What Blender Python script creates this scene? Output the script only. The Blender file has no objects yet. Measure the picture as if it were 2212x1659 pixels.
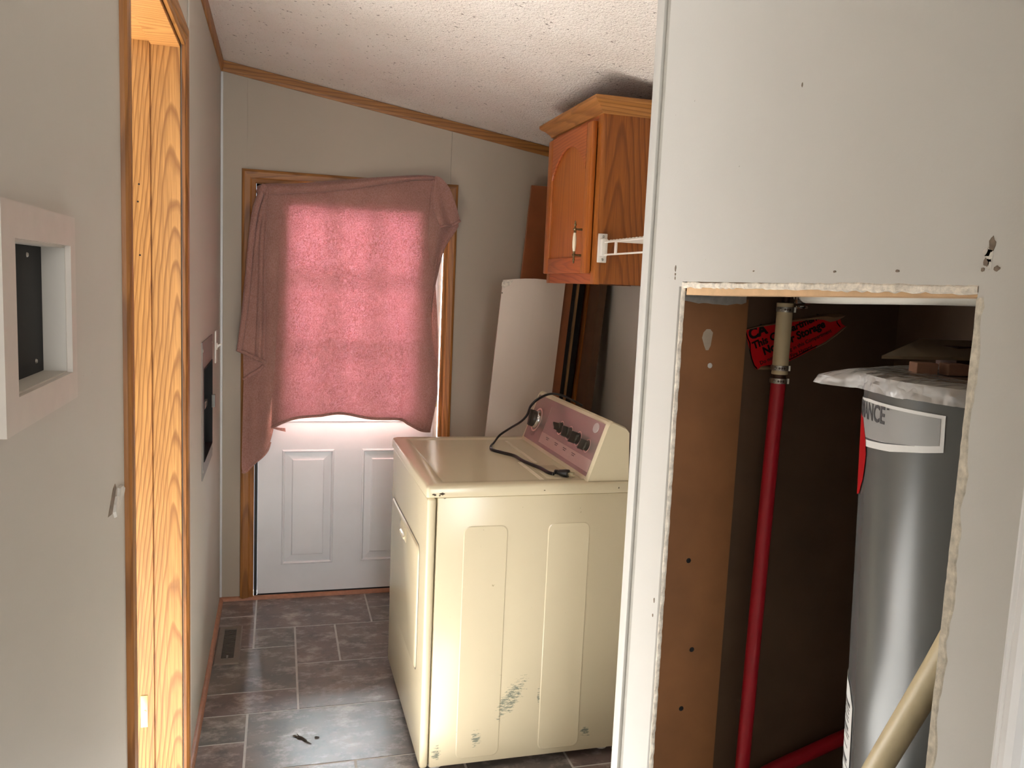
import bpy, bmesh, math, random
from mathutils import Vector, Matrix, noise as mnoise

random.seed(7)
scene = bpy.context.scene
COL = scene.collection
PI = math.pi

# ----------------------------------------------------------------- camera
cam_d = bpy.data.cameras.new('camera')
cam_d.sensor_width = 36.0
cam_d.lens = 29.0051
cam_d.clip_start = 0.02
cam = bpy.data.objects.new('camera', cam_d)
COL.objects.link(cam)
_r = Vector((0.96210726, -0.26912648, 0.04382416))
_u = Vector((-0.01024547, 0.12492741, 0.99211398))
_f = Vector((0.27247872, 0.95496810, -0.11743624))
cam.matrix_world = Matrix(((_r.x, _u.x, -_f.x, 0.25685),
                           (_r.y, _u.y, -_f.y, -3.98133),
                           (_r.z, _u.z, -_f.z, 1.54018),
                           (0, 0, 0, 1)))
scene.camera = cam

# ----------------------------------------------------------------- world, lights, exposure
world = bpy.data.worlds.new('sky')
scene.world = world
world.use_nodes = True
_bg = world.node_tree.nodes['Background']
_bg.inputs['Color'].default_value = (0.78, 0.88, 1.0, 1)
_bg.inputs['Strength'].default_value = 1.0

def area_light(name, loc, direction, sx, sy, power, color):
    d = bpy.data.lights.new(name, 'AREA')
    d.shape = 'RECTANGLE'
    d.size, d.size_y = sx, sy
    d.energy = power
    d.color = color
    o = bpy.data.objects.new(name, d)
    o.location = loc
    o.rotation_euler = Vector(direction).to_track_quat('-Z', 'Y').to_euler()
    COL.objects.link(o)
    return o

# daylight just outside the glazed back door
area_light('door_daylight', (0.62, 0.75, 1.60), (0, -1, -0.15), 1.7, 1.8, 850, (0.86, 0.94, 1.0))
# daylight at the window of the room left of the hall
area_light('left_room_daylight', (-3.3, -1.95, 1.00), (1, 0, 0.0), 2.9, 1.9, 24, (0.92, 0.97, 1.0))
# sun through the window of the left room, falling through the doorway on the hall floor below the picture
_sd = bpy.data.lights.new('sun', 'SUN')
_sd.energy = 50.0
_sd.angle = 0.009
_sd.color = (0.96, 0.98, 1.0)
_so = bpy.data.objects.new('sun', _sd)
_so.rotation_euler = Vector((0.87, -0.17, -0.45)).to_track_quat('-Z', 'Y').to_euler()
COL.objects.link(_so)
# added fill light at an assumed window behind the viewer, end of the hall
area_light('hall_fill', (0.5, -6.62, 1.55), (0, 1, 0), 0.9, 1.4, 36, (0.97, 0.99, 1.0))

scene.view_settings.view_transform = 'Standard'
scene.view_settings.look = 'None'
scene.view_settings.exposure = 0.7
scene.view_settings.gamma = 1.0
scene.view_settings.use_curve_mapping = False

# ----------------------------------------------------------------- node helpers
def lin(r, g, b):
    def c(v):
        v /= 255.0
        return v / 12.92 if v <= 0.04045 else ((v + 0.055) / 1.055) ** 2.4
    return (c(r), c(g), c(b), 1.0)

class NT:
    def __init__(self, name):
        self.m = bpy.data.materials.new(name)
        self.m.use_nodes = True
        self.t = self.m.node_tree
        self.t.nodes.clear()
        self.out = self.t.nodes.new('ShaderNodeOutputMaterial')
    def n(self, typ, **kw):
        nd = self.t.nodes.new('ShaderNode' + typ)
        ins = kw.pop('ins', {})
        for k, v in kw.items():
            setattr(nd, k, v)
        for k, v in ins.items():
            if isinstance(v, bpy.types.NodeSocket):
                self.t.links.new(v, nd.inputs[k])
            else:
                nd.inputs[k].default_value = v
        return nd
    def link(self, a, b):
        self.t.links.new(a, b)
    def coord(self, kind='Object', scale=(1, 1, 1), loc=(0, 0, 0), rot=(0, 0, 0)):
        tc = self.n('TexCoord')
        mp = self.n('Mapping', ins={'Vector': tc.outputs[kind], 'Scale': scale, 'Location': loc, 'Rotation': rot})
        return mp.outputs[0]
    def noise(self, vec, scale, detail=3.0, rough=0.55):
        return self.n('TexNoise', ins={'Vector': vec, 'Scale': scale, 'Detail': detail, 'Roughness': rough}).outputs['Fac']
    def ramp(self, fac, stops, interp='LINEAR'):
        rp = self.n('ValToRGB', ins={'Fac': fac})
        cr = rp.color_ramp
        cr.interpolation = interp
        while len(cr.elements) < len(stops):
            cr.elements.new(0.5)
        for e, (p, c) in zip(cr.elements, stops):
            e.position = p
            e.color = c if len(c) == 4 else (*c, 1)
        return rp.outputs['Color']
    def mix(self, fac, a, b, mode='MIX'):
        nd = self.n('Mix', data_type='RGBA', blend_type=mode)
        for sock, v in ((nd.inputs[0], fac), (nd.inputs[6], a), (nd.inputs[7], b)):
            if isinstance(v, bpy.types.NodeSocket):
                self.link(v, sock)
            else:
                sock.default_value = v
        return nd.outputs[2]
    def math(self, op, a, b=0.0, c=None):
        nd = self.n('Math', operation=op)
        for i, v in enumerate((a, b, c)):
            if v is None:
                continue
            if isinstance(v, bpy.types.NodeSocket):
                self.link(v, nd.inputs[i])
            else:
                nd.inputs[i].default_value = v
        return nd.outputs[0]
    def bump(self, height, strength, dist):
        return self.n('Bump', ins={'Height': height, 'Strength': strength, 'Distance': dist}).outputs[0]
    def bsdf(self, color, rough=0.5, metal=0.0, normal=None, spec=0.5, **extra):
        ins = {'Roughness': rough, 'Metallic': metal, 'Specular IOR Level': spec, 'Base Color': color}
        ins.update(extra)
        nd = self.n('BsdfPrincipled', ins=ins)
        if normal is not None:
            self.link(normal, nd.inputs['Normal'])
        self.link(nd.outputs[0], self.out.inputs[0])
        return nd

def plain(name, rgb, rough=0.5, metal=0.0, spec=0.5, grain=0.06, scale=30.0, bump=0.0):
    t = NT(name)
    v = t.coord()
    n = t.noise(v, scale, 4)
    c = lin(*rgb)
    d = tuple(x * (1 - grain * 2.0) for x in c[:3]) + (1,)
    l = tuple(min(1, x * (1 + grain * 1.0)) for x in c[:3]) + (1,)
    col = t.ramp(n, [(0.3, d), (0.7, l)])
    nm = t.bump(t.noise(v, scale * 6, 3), bump, 0.002) if bump else None
    t.bsdf(col, rough, metal, nm, spec)
    return t.m

def paint(name, rgb, rough=0.55, marks=True):
    """vinyl covered wall board: faint mottling, small dents and scuffs"""
    t = NT(name)
    v = t.coord()
    base = lin(*rgb)
    n1 = t.noise(v, 2.2, 4)
    col = t.ramp(n1, [(0.3, tuple(x * 0.95 for x in base[:3])), (0.72, base[:3])])
    if marks:
        n2 = t.noise(t.coord(scale=(1, 1, 0.45)), 26, 6, 0.7)
        dirt = t.ramp(n2, [(0.70, (0, 0, 0, 1)), (0.80, (1, 1, 1, 1))])
        col = t.mix(t.math('MULTIPLY', dirt, 0.30), col, lin(120, 112, 100))
        n3 = t.noise(v, 60, 2)
        col = t.mix(t.ramp(n3, [(0.775, (0, 0, 0, 1)), (0.79, (0.5, 0.5, 0.5, 1))]), col, lin(95, 85, 74))
    nb = t.noise(v, 140, 3)
    t.bsdf(col, rough, 0, t.bump(nb, 0.10, 0.002), 0.4)
    return t.m

def oak(name, light, dark, axis='Z', ring=55.0, offset=(0.02, 0.03, 0.0), rough=0.42, wob=0.02, slope=0.05, pores=0.35):
    t = NT(name)
    tc = t.n('TexCoord')
    sp = t.n('SeparateXYZ', ins={'Vector': tc.outputs['Object']})
    X, Y, Z = sp.outputs
    order = {'Z': (X, Y, Z), 'X': (Y, Z, X), 'Y': (X, Z, Y)}[axis]
    cb = t.n('CombineXYZ', ins={'X': order[0], 'Y': order[1], 'Z': order[2]})
    v = cb.outputs[0]
    stretch = t.n('Mapping', ins={'Vector': v, 'Scale': (9, 9, 1.6)}).outputs[0]
    n1 = t.n('TexNoise', ins={'Vector': stretch, 'Scale': 1.0, 'Detail': 3.0})
    dv = t.n('VectorMath', operation='SUBTRACT', ins={0: n1.outputs['Color'], 1: (0.5, 0.5, 0.5)})
    dv2 = t.n('VectorMath', operation='MULTIPLY', ins={0: dv.outputs[0], 1: (wob * 2, wob * 2, 0.0)})
    vv = t.n('VectorMath', operation='ADD', ins={0: v, 1: dv2.outputs[0]}).outputs[0]
    sp2 = t.n('SeparateXYZ', ins={'Vector': vv})
    a = t.math('ADD', sp2.outputs[0], offset[0])
    b = t.math('ADD', sp2.outputs[1], offset[1])
    d = t.math('SQRT', t.math('ADD', t.math('MULTIPLY', a, a), t.math('MULTIPLY', b, b)))
    d = t.math('ADD', d, t.math('MULTIPLY', sp2.outputs[2], slope))
    w = t.math('FRACT', t.math('MULTIPLY', d, ring))
    ringc = t.ramp(w, [(0.0, (1, 1, 1)), (0.55, (0.80, 0.80, 0.80)), (0.80, (0.16, 0.16, 0.16)), (0.90, (0.30, 0.30, 0.30)), (1.0, (1, 1, 1))])
    pm = t.n('Mapping', ins={'Vector': v, 'Scale': (300, 300, 7)}).outputs[0]
    p = t.ramp(t.noise(pm, 1.0, 2), [(0.36, (0, 0, 0)), (0.58, (1, 1, 1))])
    big = t.noise(t.n('Mapping', ins={'Vector': v, 'Scale': (14, 14, 1.2)}).outputs[0], 1.0, 2)
    L, D = lin(*light), lin(*dark)
    col = t.mix(ringc, D, L)
    mid = tuple(0.55 * l + 0.45 * d_ for l, d_ in zip(L, D))
    col = t.mix(t.math('MULTIPLY', t.math('SUBTRACT', 1.0, p), pores), col, tuple(x * 0.8 for x in D[:3]) + (1,))
    col = t.mix(t.math('MULTIPLY', big, 0.35), col, mid)
    t.bsdf(col, rough, 0, t.bump(p, 0.12, 0.0008), 0.45)
    return t.m

# ----------------------------------------------------------------- mesh helpers
def mesh_obj(name, bm, mat=None, parent=None, smooth=False, recalc=True):
    if recalc:
        bmesh.ops.recalc_face_normals(bm, faces=bm.faces[:])
    me = bpy.data.meshes.new(name)
    bm.to_mesh(me)
    bm.free()
    if smooth:
        me.polygons.foreach_set('use_smooth', [True] * len(me.polygons))
        try:
            me.set_sharp_from_angle(angle=math.radians(40))
        except Exception:
            pass
    return link(name, me, mat, parent)

def link(name, me, mat=None, parent=None):
    o = bpy.data.objects.new(name, me)
    COL.objects.link(o)
    if mat is not None:
        if len(me.materials) == 0:
            me.materials.append(mat)
    if parent is not None:
        attach(o, parent)
    return o

def world_loc(o):
    v = Vector(o.location) if o.type == 'EMPTY' else Vector((0, 0, 0))
    return v

def attach(o, parent):
    o.parent = parent
    o.matrix_parent_inverse = Matrix.Translation(-world_loc(parent)) if parent.type == 'EMPTY' else Matrix.Identity(4)

def thing(name, label, cat, loc=(0, 0, 0), group=None):
    o = bpy.data.objects.new(name, None)
    o.empty_display_size = 0.05
    o.location = loc
    COL.objects.link(o)
    tag(o, label, cat, group)
    return o

def tag(o, label, cat, group=None):
    o['label'] = label
    o['category'] = cat
    if group:
        o['group'] = group
    return o

def structure(o):
    o['kind'] = 'structure'
    return o

def box(bm, x0, x1, y0, y1, z0, z1, bev=0.0, seg=2):
    r = bmesh.ops.create_cube(bm, size=1.0)
    vs = r['verts']
    for v in vs:
        v.co = Vector(((x0 + x1) / 2 + v.co.x * (x1 - x0), (y0 + y1) / 2 + v.co.y * (y1 - y0), (z0 + z1) / 2 + v.co.z * (z1 - z0)))
    if bev > 0:
        es = list({e for v in vs for e in v.link_edges})
        bmesh.ops.bevel(bm, geom=es, offset=bev, segments=seg, affect='EDGES', profile=0.5)
    return bm

def boxo(name, dims, mat, parent=None, bev=0.0, seg=2, smooth=False):
    bm = bmesh.new()
    box(bm, *dims, bev=bev, seg=seg)
    return mesh_obj(name, bm, mat, parent, smooth=smooth or bev > 0)

def tube(bm, pts, rad, n=10, cap=True, closed=False):
    """tube through points; rad is a number or list; rad may be (rx, ry) for flat section"""
    pts = [Vector(p) for p in pts]
    m = len(pts)
    rads = rad if isinstance(rad, list) else [rad] * m
    rings = []
    up = None
    for i, p in enumerate(pts):
        a = pts[max(0, i - 1)]
        b = pts[min(m - 1, i + 1)]
        t = (b - a).normalized()
        if up is None:
            up = Vector((0, 0, 1)) if abs(t.z) < 0.9 else Vector((1, 0, 0))
        s = t.cross(up)
        if s.length < 1e-6:
            s = t.orthogonal()
        s.normalize()
        w = s.cross(t).normalized()
        up = w
        rr = rads[i]
        rx, ry = rr if isinstance(rr, tuple) else (rr, rr)
        rings.append([bm.verts.new(p + s * (rx * math.cos(2 * PI * k / n)) + w * (ry * math.sin(2 * PI * k / n))) for k in range(n)])
    for i in range(m - 1):
        for k in range(n):
            bm.faces.new((rings[i][k], rings[i][(k + 1) % n], rings[i + 1][(k + 1) % n], rings[i + 1][k]))
    if cap:
        bm.faces.new(rings[0][::-1])
        bm.faces.new(rings[-1])
    return bm

def spline(pts, per=6):
    pts = [Vector(p) for p in pts]
    out = []
    for i in range(len(pts) - 1):
        p0 = pts[max(i - 1, 0)]
        p1, p2 = pts[i], pts[i + 1]
        p3 = pts[min(i + 2, len(pts) - 1)]
        for k in range(per):
            t = k / per
            out.append(0.5 * ((2 * p1) + (p2 - p0) * t + (2 * p0 - 5 * p1 + 4 * p2 - p3) * t * t + (3 * p1 - p0 - 3 * p2 + p3) * t ** 3))
    out.append(pts[-1])
    return out

def frame_mat(center, normal, up):
    n = Vector(normal).normalized()
    u = (Vector(up) - n * Vector(up).dot(n)).normalized()
    r = u.cross(n).normalized()
    return Matrix(((r.x, u.x, n.x, center[0]), (r.y, u.y, n.y, center[1]), (r.z, u.z, n.z, center[2]), (0, 0, 0, 1)))

def lathe(bm, profile, n=24, M=None):
    """profile (radius, height) about local z; M moves it into place"""
    M = M or Matrix.Identity(4)
    rings = []
    for r, h in profile:
        if r < 1e-6:
            rings.append([bm.verts.new(M @ Vector((0, 0, h)))])
        else:
            rings.append([bm.verts.new(M @ Vector((r * math.cos(2 * PI * k / n), r * math.sin(2 * PI * k / n), h))) for k in range(n)])
    for a, b in zip(rings, rings[1:]):
        for k in range(n):
            k2 = (k + 1) % n
            if len(a) == 1 and len(b) == 1:
                continue
            if len(a) == 1:
                bm.faces.new((a[0], b[k], b[k2]))
            elif len(b) == 1:
                bm.faces.new((a[k], a[k2], b[0]))
            else:
                bm.faces.new((a[k], a[k2], b[k2], b[k]))
    for end in (rings[0], rings[-1]):
        if len(end) > 2:
            bm.faces.new(end)
    return bm

def prism(bm, poly, M, depth):
    """polygon (u, v) extruded by depth along local z of M"""
    lo = [bm.verts.new(M @ Vector((a, b, 0))) for a, b in poly]
    hi = [bm.verts.new(M @ Vector((a, b, depth))) for a, b in poly]
    bm.faces.new(lo)
    bm.faces.new(hi)
    k = len(poly)
    for i in range(k):
        bm.faces.new((lo[i], lo[(i + 1) % k], hi[(i + 1) % k], hi[i]))
    return bm

def rrect(u0, u1, v0, v1, r, seg=5):
    out = []
    for cx, cy, a0 in ((u1 - r, v1 - r, 0), (u0 + r, v1 - r, 90), (u0 + r, v0 + r, 180), (u1 - r, v0 + r, 270)):
        for k in range(seg + 1):
            a = math.radians(a0 + 90 * k / seg)
            out.append((cx + r * math.cos(a), cy + r * math.sin(a)))
    return out

def dome_plate(bm, poly, M, h, inset):
    """a raised plate: polygon outline at 0, inset outline at h"""
    cx = sum(p[0] for p in poly) / len(poly)
    cy = sum(p[1] for p in poly) / len(poly)
    w = max(abs(p[0] - cx) for p in poly)
    hh = max(abs(p[1] - cy) for p in poly)
    sx, sy = 1 - inset / w, 1 - inset / hh
    lo = [bm.verts.new(M @ Vector((a, b, 0))) for a, b in poly]
    hi = [bm.verts.new(M @ Vector((cx + (a - cx) * sx, cy + (b - cy) * sy, h))) for a, b in poly]
    k = len(poly)
    for i in range(k):
        bm.faces.new((lo[i], lo[(i + 1) % k], hi[(i + 1) % k], hi[i]))
    bm.faces.new(hi)
    bm.faces.new(lo[::-1])
    return bm

def wall_grid(name, axis, front, back, us, vs, holes, mat, parent=None, topf=None):
    """a wall slab normal to axis with rectangular holes; u runs along the other
    horizontal axis, v is up; topf(u) gives the height of the top edge"""
    us = sorted(set(us) | {h[i] for h in holes for i in (0, 1)})
    vs = sorted(set(vs) | {h[i] for h in holes for i in (2, 3)})
    vtop = vs[-1]
    def P(u, v, w):
        if topf and v == vtop:
            v = topf(u)
        return (w, u, v) if axis == 'x' else (u, w, v)
    bm = bmesh.new()
    cache = {}
    def V(i, j, w):
        key = (i, j, w)
        if key not in cache:
            cache[key] = bm.verts.new(P(us[i], vs[j], w))
        return cache[key]
    def solid(i, j):
        if i < 0 or j < 0 or i >= len(us) - 1 or j >= len(vs) - 1:
            return False
        uc, vc = (us[i] + us[i + 1]) / 2, (vs[j] + vs[j + 1]) / 2
        return not any(h[0] < uc < h[1] and h[2] < vc < h[3] for h in holes)
    for i in range(len(us) - 1):
        for j in range(len(vs) - 1):
            if not solid(i, j):
                continue
            for w in (front, back):
                bm.faces.new((V(i, j, w), V(i + 1, j, w), V(i + 1, j + 1, w), V(i, j + 1, w)))
            for di, dj, a, b in ((-1, 0, (i, j), (i, j + 1)), (1, 0, (i + 1, j), (i + 1, j + 1)), (0, -1, (i, j), (i + 1, j)), (0, 1, (i, j + 1), (i + 1, j + 1))):
                if not solid(i + di, j + dj):
                    bm.faces.new((V(*a, front), V(*b, front), V(*b, back), V(*a, back)))
    return mesh_obj(name, bm, mat, parent)

def text_mesh(body, size, extrude=0.0003, align='LEFT', spacing=1.0, bold=0.0):
    cu = bpy.data.curves.new('lettering', 'FONT')
    cu.body = body
    cu.size = size
    cu.extrude = extrude
    cu.offset = bold
    cu.space_character = spacing
    cu.align_x = align
    cu.resolution_u = 3
    o = bpy.data.objects.new('lettering', cu)
    COL.objects.link(o)
    dg = bpy.context.evaluated_depsgraph_get()
    me = bpy.data.meshes.new_from_object(o.evaluated_get(dg))
    bpy.data.objects.remove(o)
    bpy.data.curves.remove(cu)
    return me

def ceil_z(x):
    return 2.473 - 0.159 * x

# ----------------------------------------------------------------- materials
M_WALL = paint('wall_paint', (198, 191, 180))
M_WALL_B = paint('wall_paint_back', (178, 165, 148))
M_HALL = paint('hall_wall_paint', (196, 193, 186))
M_WHITE = plain('white_paint', (226, 226, 226), 0.35, grain=0.02, scale=4)
M_DOOR = plain('door_white', (236, 238, 242), 0.32, grain=0.02, scale=5)
M_PLATE = plain('plate_white', (200, 190, 178), 0.4, grain=0.02)
M_PLASTIC = plain('white_plastic', (228, 222, 212), 0.35, grain=0.02)
M_BLACK = plain('black_rubber', (14, 14, 15), 0.5, grain=0.05)
M_VOID = plain('dark_cavity', (9, 9, 10), 0.8, grain=0.05)
M_OAK = oak('oak_jamb', (190, 139, 77), (122, 76, 33), 'Z', 95, (0.016, 1.57, 0), 0.40, 0.020, 0.085, 0.45)
M_OAK_H = oak('oak_head', (196, 140, 78), (142, 88, 40), 'X', 60, (1.7, -2.10, 0), 0.42, 0.03, 0.10)
M_OAKY = oak('oak_trim_side', (178, 122, 62), (120, 74, 30), 'Y', 70, (0.02, -2.40, 0), 0.45, 0.02, 0.05)
M_OAKX = oak('oak_trim_across', (168, 112, 52), (112, 68, 26), 'X', 60, (0.06, -2.0, 0), 0.45, 0.03, 0.05)
M_OAKZ = oak('oak_trim_upright', (170, 112, 52), (116, 70, 26), 'Z', 55, (-0.13, 0.06, 0), 0.45, 0.02, 0.05)
M_CAB = oak('cabinet_oak', (160, 92, 34), (108, 54, 16), 'Z', 48, (-1.36, 1.35, 0), 0.38, 0.028, 0.10)
M_CABD = oak('cabinet_door_oak', (184, 106, 42), (154, 80, 28), 'Z', 60, (-1.2, 1.0, 0), 0.36, 0.014, 0.03, 0.25)
M_CABR = oak('cabinet_rail_oak', (188, 104, 56), (148, 70, 32), 'Y', 75, (-1.27, -1.62, 0), 0.38, 0.03, 0.06, 0.3)
M_CABC = oak('cabinet_crown_oak', (178, 120, 62), (124, 76, 32), 'Y', 70, (-1.2, -2.1, 0), 0.40, 0.02, 0.06)
M_CABCX = oak('cabinet_crown_oak_side', (178, 120, 62), (124, 76, 32), 'X', 70, (1.3, -2.1, 0), 0.40, 0.02, 0.06)
M_SHOE = plain('shoe_moulding', (166, 114, 86), 0.45, grain=0.10, scale=40)
M_BRASS = plain('brass', (216, 196, 130), 0.35, 0.85, grain=0.05)
M_STEEL = plain('steel', (178, 174, 166), 0.32, 0.9, grain=0.08, scale=80)
M_CHROME = plain('chrome', (215, 215, 215), 0.12, 1.0, grain=0.02)
M_GREYMET = plain('grey_enamel', (128, 124, 118), 0.45, 0.2, grain=0.04)
M_VENT = plain('vent_enamel', (124, 112, 102), 0.45, 0.1, grain=0.05)
M_GYPSUM = plain('torn_gypsum', (228, 218, 202), 0.9, grain=0.16, scale=90, bump=0.5)
M_PEACH = plain('raw_pine', (214, 176, 134), 0.7, grain=0.08, scale=25)
M_KRAFT = plain('kraft_board', (142, 94, 54), 0.7, grain=0.08, scale=9)
M_DARKBD = plain('dark_board', (96, 74, 55), 0.75, grain=0.10, scale=7)
M_BISQUE = None  # made with the dryer

def popcorn():
    t = NT('popcorn_ceiling')
    v = t.coord()
    base = t.ramp(t.noise(v, 3, 3), [(0.3, lin(242, 230, 218)), (0.7, lin(248, 238, 228))])
    sp = t.ramp(t.noise(v, 62, 2, 0.5), [(0.685, (0, 0, 0)), (0.715, (1, 1, 1))])
    sp2 = t.ramp(t.noise(t.coord(loc=(3, 5, 1)), 130, 2, 0.5), [(0.70, (0, 0, 0)), (0.73, (1, 1, 1))])
    col = t.mix(t.math('MULTIPLY', sp, 0.75), base, lin(128, 106, 92))
    col = t.mix(t.math('MULTIPLY', sp2, 0.5), col, lin(120, 100, 88))
    h = t.math('ADD', t.noise(v, 150, 3, 0.6), t.math('MULTIPLY', t.noise(v, 70, 2), 0.9))
    t.bsdf(col, 0.95, 0, t.bump(h, 0.9, 0.010), 0.1)
    return t.m
M_CEIL = popcorn()

def slate():
    t = NT('slate_vinyl')
    oi = t.n('ObjectInfo')
    rnd = oi.outputs['Random']
    tc = t.n('TexCoord')
    off = t.n('VectorMath', operation='SCALE', ins={0: (7.3, 3.1, 0.0)})
    t.link(rnd, off.inputs['Scale'])
    v = t.n('VectorMath', operation='ADD', ins={0: tc.outputs['Object'], 1: off.outputs[0]}).outputs[0]
    tint = t.ramp(rnd, [(0.0, lin(104, 92, 90)), (0.25, lin(96, 94, 90)), (0.5, lin(112, 96, 90)), (0.75, lin(106, 86, 84)), (1.0, lin(88, 90, 98))])
    n1 = t.ramp(t.noise(v, 6, 6, 0.6), [(0.32, lin(78, 74, 74)), (0.68, lin(140, 120, 108))])
    col = t.mix(0.5, tint, n1)
    n2 = t.noise(t.n('Mapping', ins={'Vector': v, 'Scale': (10, 15, 12)}).outputs[0], 1.0, 8, 0.72)
    col = t.mix(t.math('MULTIPLY', t.ramp(n2, [(0.50, (0, 0, 0)), (0.70, (1, 1, 1))]), 0.75), col, lin(190, 178, 168))
    n3 = t.noise(v, 13, 5, 0.65)
    col = t.mix(t.math('MULTIPLY', t.ramp(n3, [(0.30, (1, 1, 1)), (0.45, (0, 0, 0))]), 0.55), col, lin(56, 52, 54))
    t.bsdf(col, 0.32, 0, t.bump(n2, 0.22, 0.002), 0.5)
    return t.m
M_SLATE = slate()
M_GROUT = plain('grout', (186, 180, 174), 0.55, grain=0.06)

def glass_mat():
    t = NT('window_glass')
    tr = t.n('BsdfTransparent', ins={'Color': (0.94, 0.96, 0.95, 1)})
    gl = t.n('BsdfGlossy', ins={'Color': (1, 1, 1, 1), 'Roughness': 0.02})
    fr = t.n('Fresnel', ins={'IOR': 1.45})
    mx = t.n('MixShader', ins={0: fr.outputs[0], 1: tr.outputs[0], 2: gl.outputs[0]})
    t.link(mx.outputs[0], t.out.inputs[0])
    return t.m
M_GLASS = glass_mat()

# ----------------------------------------------------------------- floor
XR = 1.66           # outer wall of the laundry
M_BOUNCE = plain('bounce_floor', (204, 200, 194), 0.95, grain=0.05, scale=60)  # pale colour chosen to bounce sunlight; this floor covering is unseen and assumed
structure(boxo('floor', (-3.0, -0.1, -6.5, 0.1, -0.0011, 0.006), M_BOUNCE))
structure(boxo('floor', (0.0, 1.05, -6.5, -1.645, -0.0011, 0.004), M_BOUNCE))  # added pale floor below the view, reflects the sun patch upwards
fl = structure(boxo('floor', (-3.1, XR + 0.1, -6.6, 0.12, -0.12, -0.0012), M_GROUT))
G = 0.003
tiles = [
    (0, .168, 0, .21), (0, .168, .21, .555), (.168, .677, 0, .362), (.677, .85, 0, .185), (.677, .85, .185, .362),
    (.168, .338, .362, .555), (.338, .511, .362, .73), (.511, .85, .362, .73), (0, .338, .555, .93),
    (.338, .85, .73, 1.09), (0, .338, .93, 1.09), (0, .164, 1.09, 1.272), (.164, .85, 1.09, 1.452),
    (0, .164, 1.272, 1.632), (.164, .508, 1.452, 1.632), (.508, .85, 1.452, 1.812), (0, .34, 1.632, 1.812), (.34, .508, 1.632, 1.812),
    (.85, 1.19, 0, .362), (1.19, XR, 0, .185), (1.19, XR, .185, .362), (.85, 1.02, .362, .73), (1.02, 1.36, .362, .73), (1.36, XR, .362, .73),
    (.85, 1.36, .73, 1.09), (1.36, XR, .73, 1.09), (.85, 1.02, 1.09, 1.272), (.85, 1.02, 1.272, 1.452), (1.02, 1.53, 1.09, 1.452), (1.53, XR, 1.09, 1.452),
    (.85, 1.19, 1.452, 1.812), (1.19, 1.36, 1.452, 1.632), (1.19, 1.36, 1.632, 1.812), (1.36, XR, 1.452, 1.812),
]
HALF = 2.0
yy = 1.812
k = 0
while yy < 1.9:
    xx = 0.0
    pat = [(.34, .51, .34, .47), (.17, .51, .34, .17, .47), (.51, .34, .34, .47)][k % 3]
    for w in pat:
        x1 = min(xx + w, XR)
        if XR - x1 < 0.05:
            x1 = XR
        if k % 2 and w < 0.2:
            tiles += [(xx, x1, yy, yy + .18), (xx, x1, yy + .18, yy + .36)]
        else:
            tiles.append((xx, x1, yy, yy + .36))
        xx = x1
    yy += .36
    k += 1
for (x0, x1, y0, y1) in tiles:
    bm = bmesh.new()
    box(bm, x0 + G, x1 - G, -y1 + G, -y0 - G, -0.004, 0.0)
    for v in bm.verts:      # eased top edge
        if v.co.z > -0.001:
            v.co.x += 0.0012 * (1 if v.co.x < (x0 + x1) / 2 else -1)
            v.co.y += 0.0012 * (1 if v.co.y < -(y0 + y1) / 2 else -1)
    mesh_obj('tile', bm, M_SLATE, fl)

# ----------------------------------------------------------------- ceiling
def slab_sloped(name, x0, x1, y0, y1, th, mat):
    bm = bmesh.new()
    for dz in (0, th):
        pass
    lo = [bm.verts.new((x, y, ceil_z(x))) for x, y in ((x0, y0), (x1, y0), (x1, y1), (x0, y1))]
    hi = [bm.verts.new((v.co.x, v.co.y, v.co.z + th)) for v in lo]
    bm.faces.new(lo)
    bm.faces.new(hi)
    for i in range(4):
        bm.faces.new((lo[i], lo[(i + 1) % 4], hi[(i + 1) % 4], hi[i]))
    return mesh_obj(name, bm, mat)
structure(slab_sloped('ceiling', 0.0, XR, -6.5, 0.0, 0.1, M_CEIL))
structure(boxo('ceiling', (-3.1, 0.0, -6.6, 0.2, 2.475, 2.575), M_CEIL))

# ----------------------------------------------------------------- left wall (doorway, breaker recess, square hole)
JF, JN, JH = -1.535, -2.385, 2.14        # doorway far side, near side, head
wl = structure(wall_grid('wall_left', 'x', 0.0, -0.10, [-6.6, 0.0], [-0.1, 2.472],
                         [(JN - .012, JF + .012, -0.1, JH + .012), (-3.055, -2.835, 1.410, 1.563), (-0.905, -0.535, 0.865, 1.205)], M_WALL))
boxo('batten', (0, 0.004, -1.385, -1.350, 0.0, 2.42), M_WALL, wl, 0.0015)
boxo('corner_strip', (0, 0.010, -0.012, 0.0, 0.02, 2.42), M_WHITE, wl, 0.002)
# a torn patch where something hit the wall board beside the door casing
def patch(name, pts, mat, parent, x=0.0, out=0.0016, sgn=1):
    bm = bmesh.new()
    lo = [bm.verts.new((x, y, z)) for y, z in pts]
    cy = sum(p[0] for p in pts) / len(pts)
    cz = sum(p[1] for p in pts) / len(pts)
    hi = [bm.verts.new((x + sgn * out, cy + (y - cy) * .93, cz + (z - cz) * .93)) for y, z in pts]
    bm.faces.new(hi)
    for i in range(len(pts)):
        bm.faces.new((lo[i], lo[(i + 1) % len(pts)], hi[(i + 1) % len(pts)], hi[i]))
    return mesh_obj(name, bm, mat, parent)
M_FLAP = plain('torn_paper', (206, 200, 190), 0.7, grain=0.08, scale=60)
M_GOUGE = plain('gouge', (128, 112, 96), 0.8, grain=0.2, scale=70)

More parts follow.
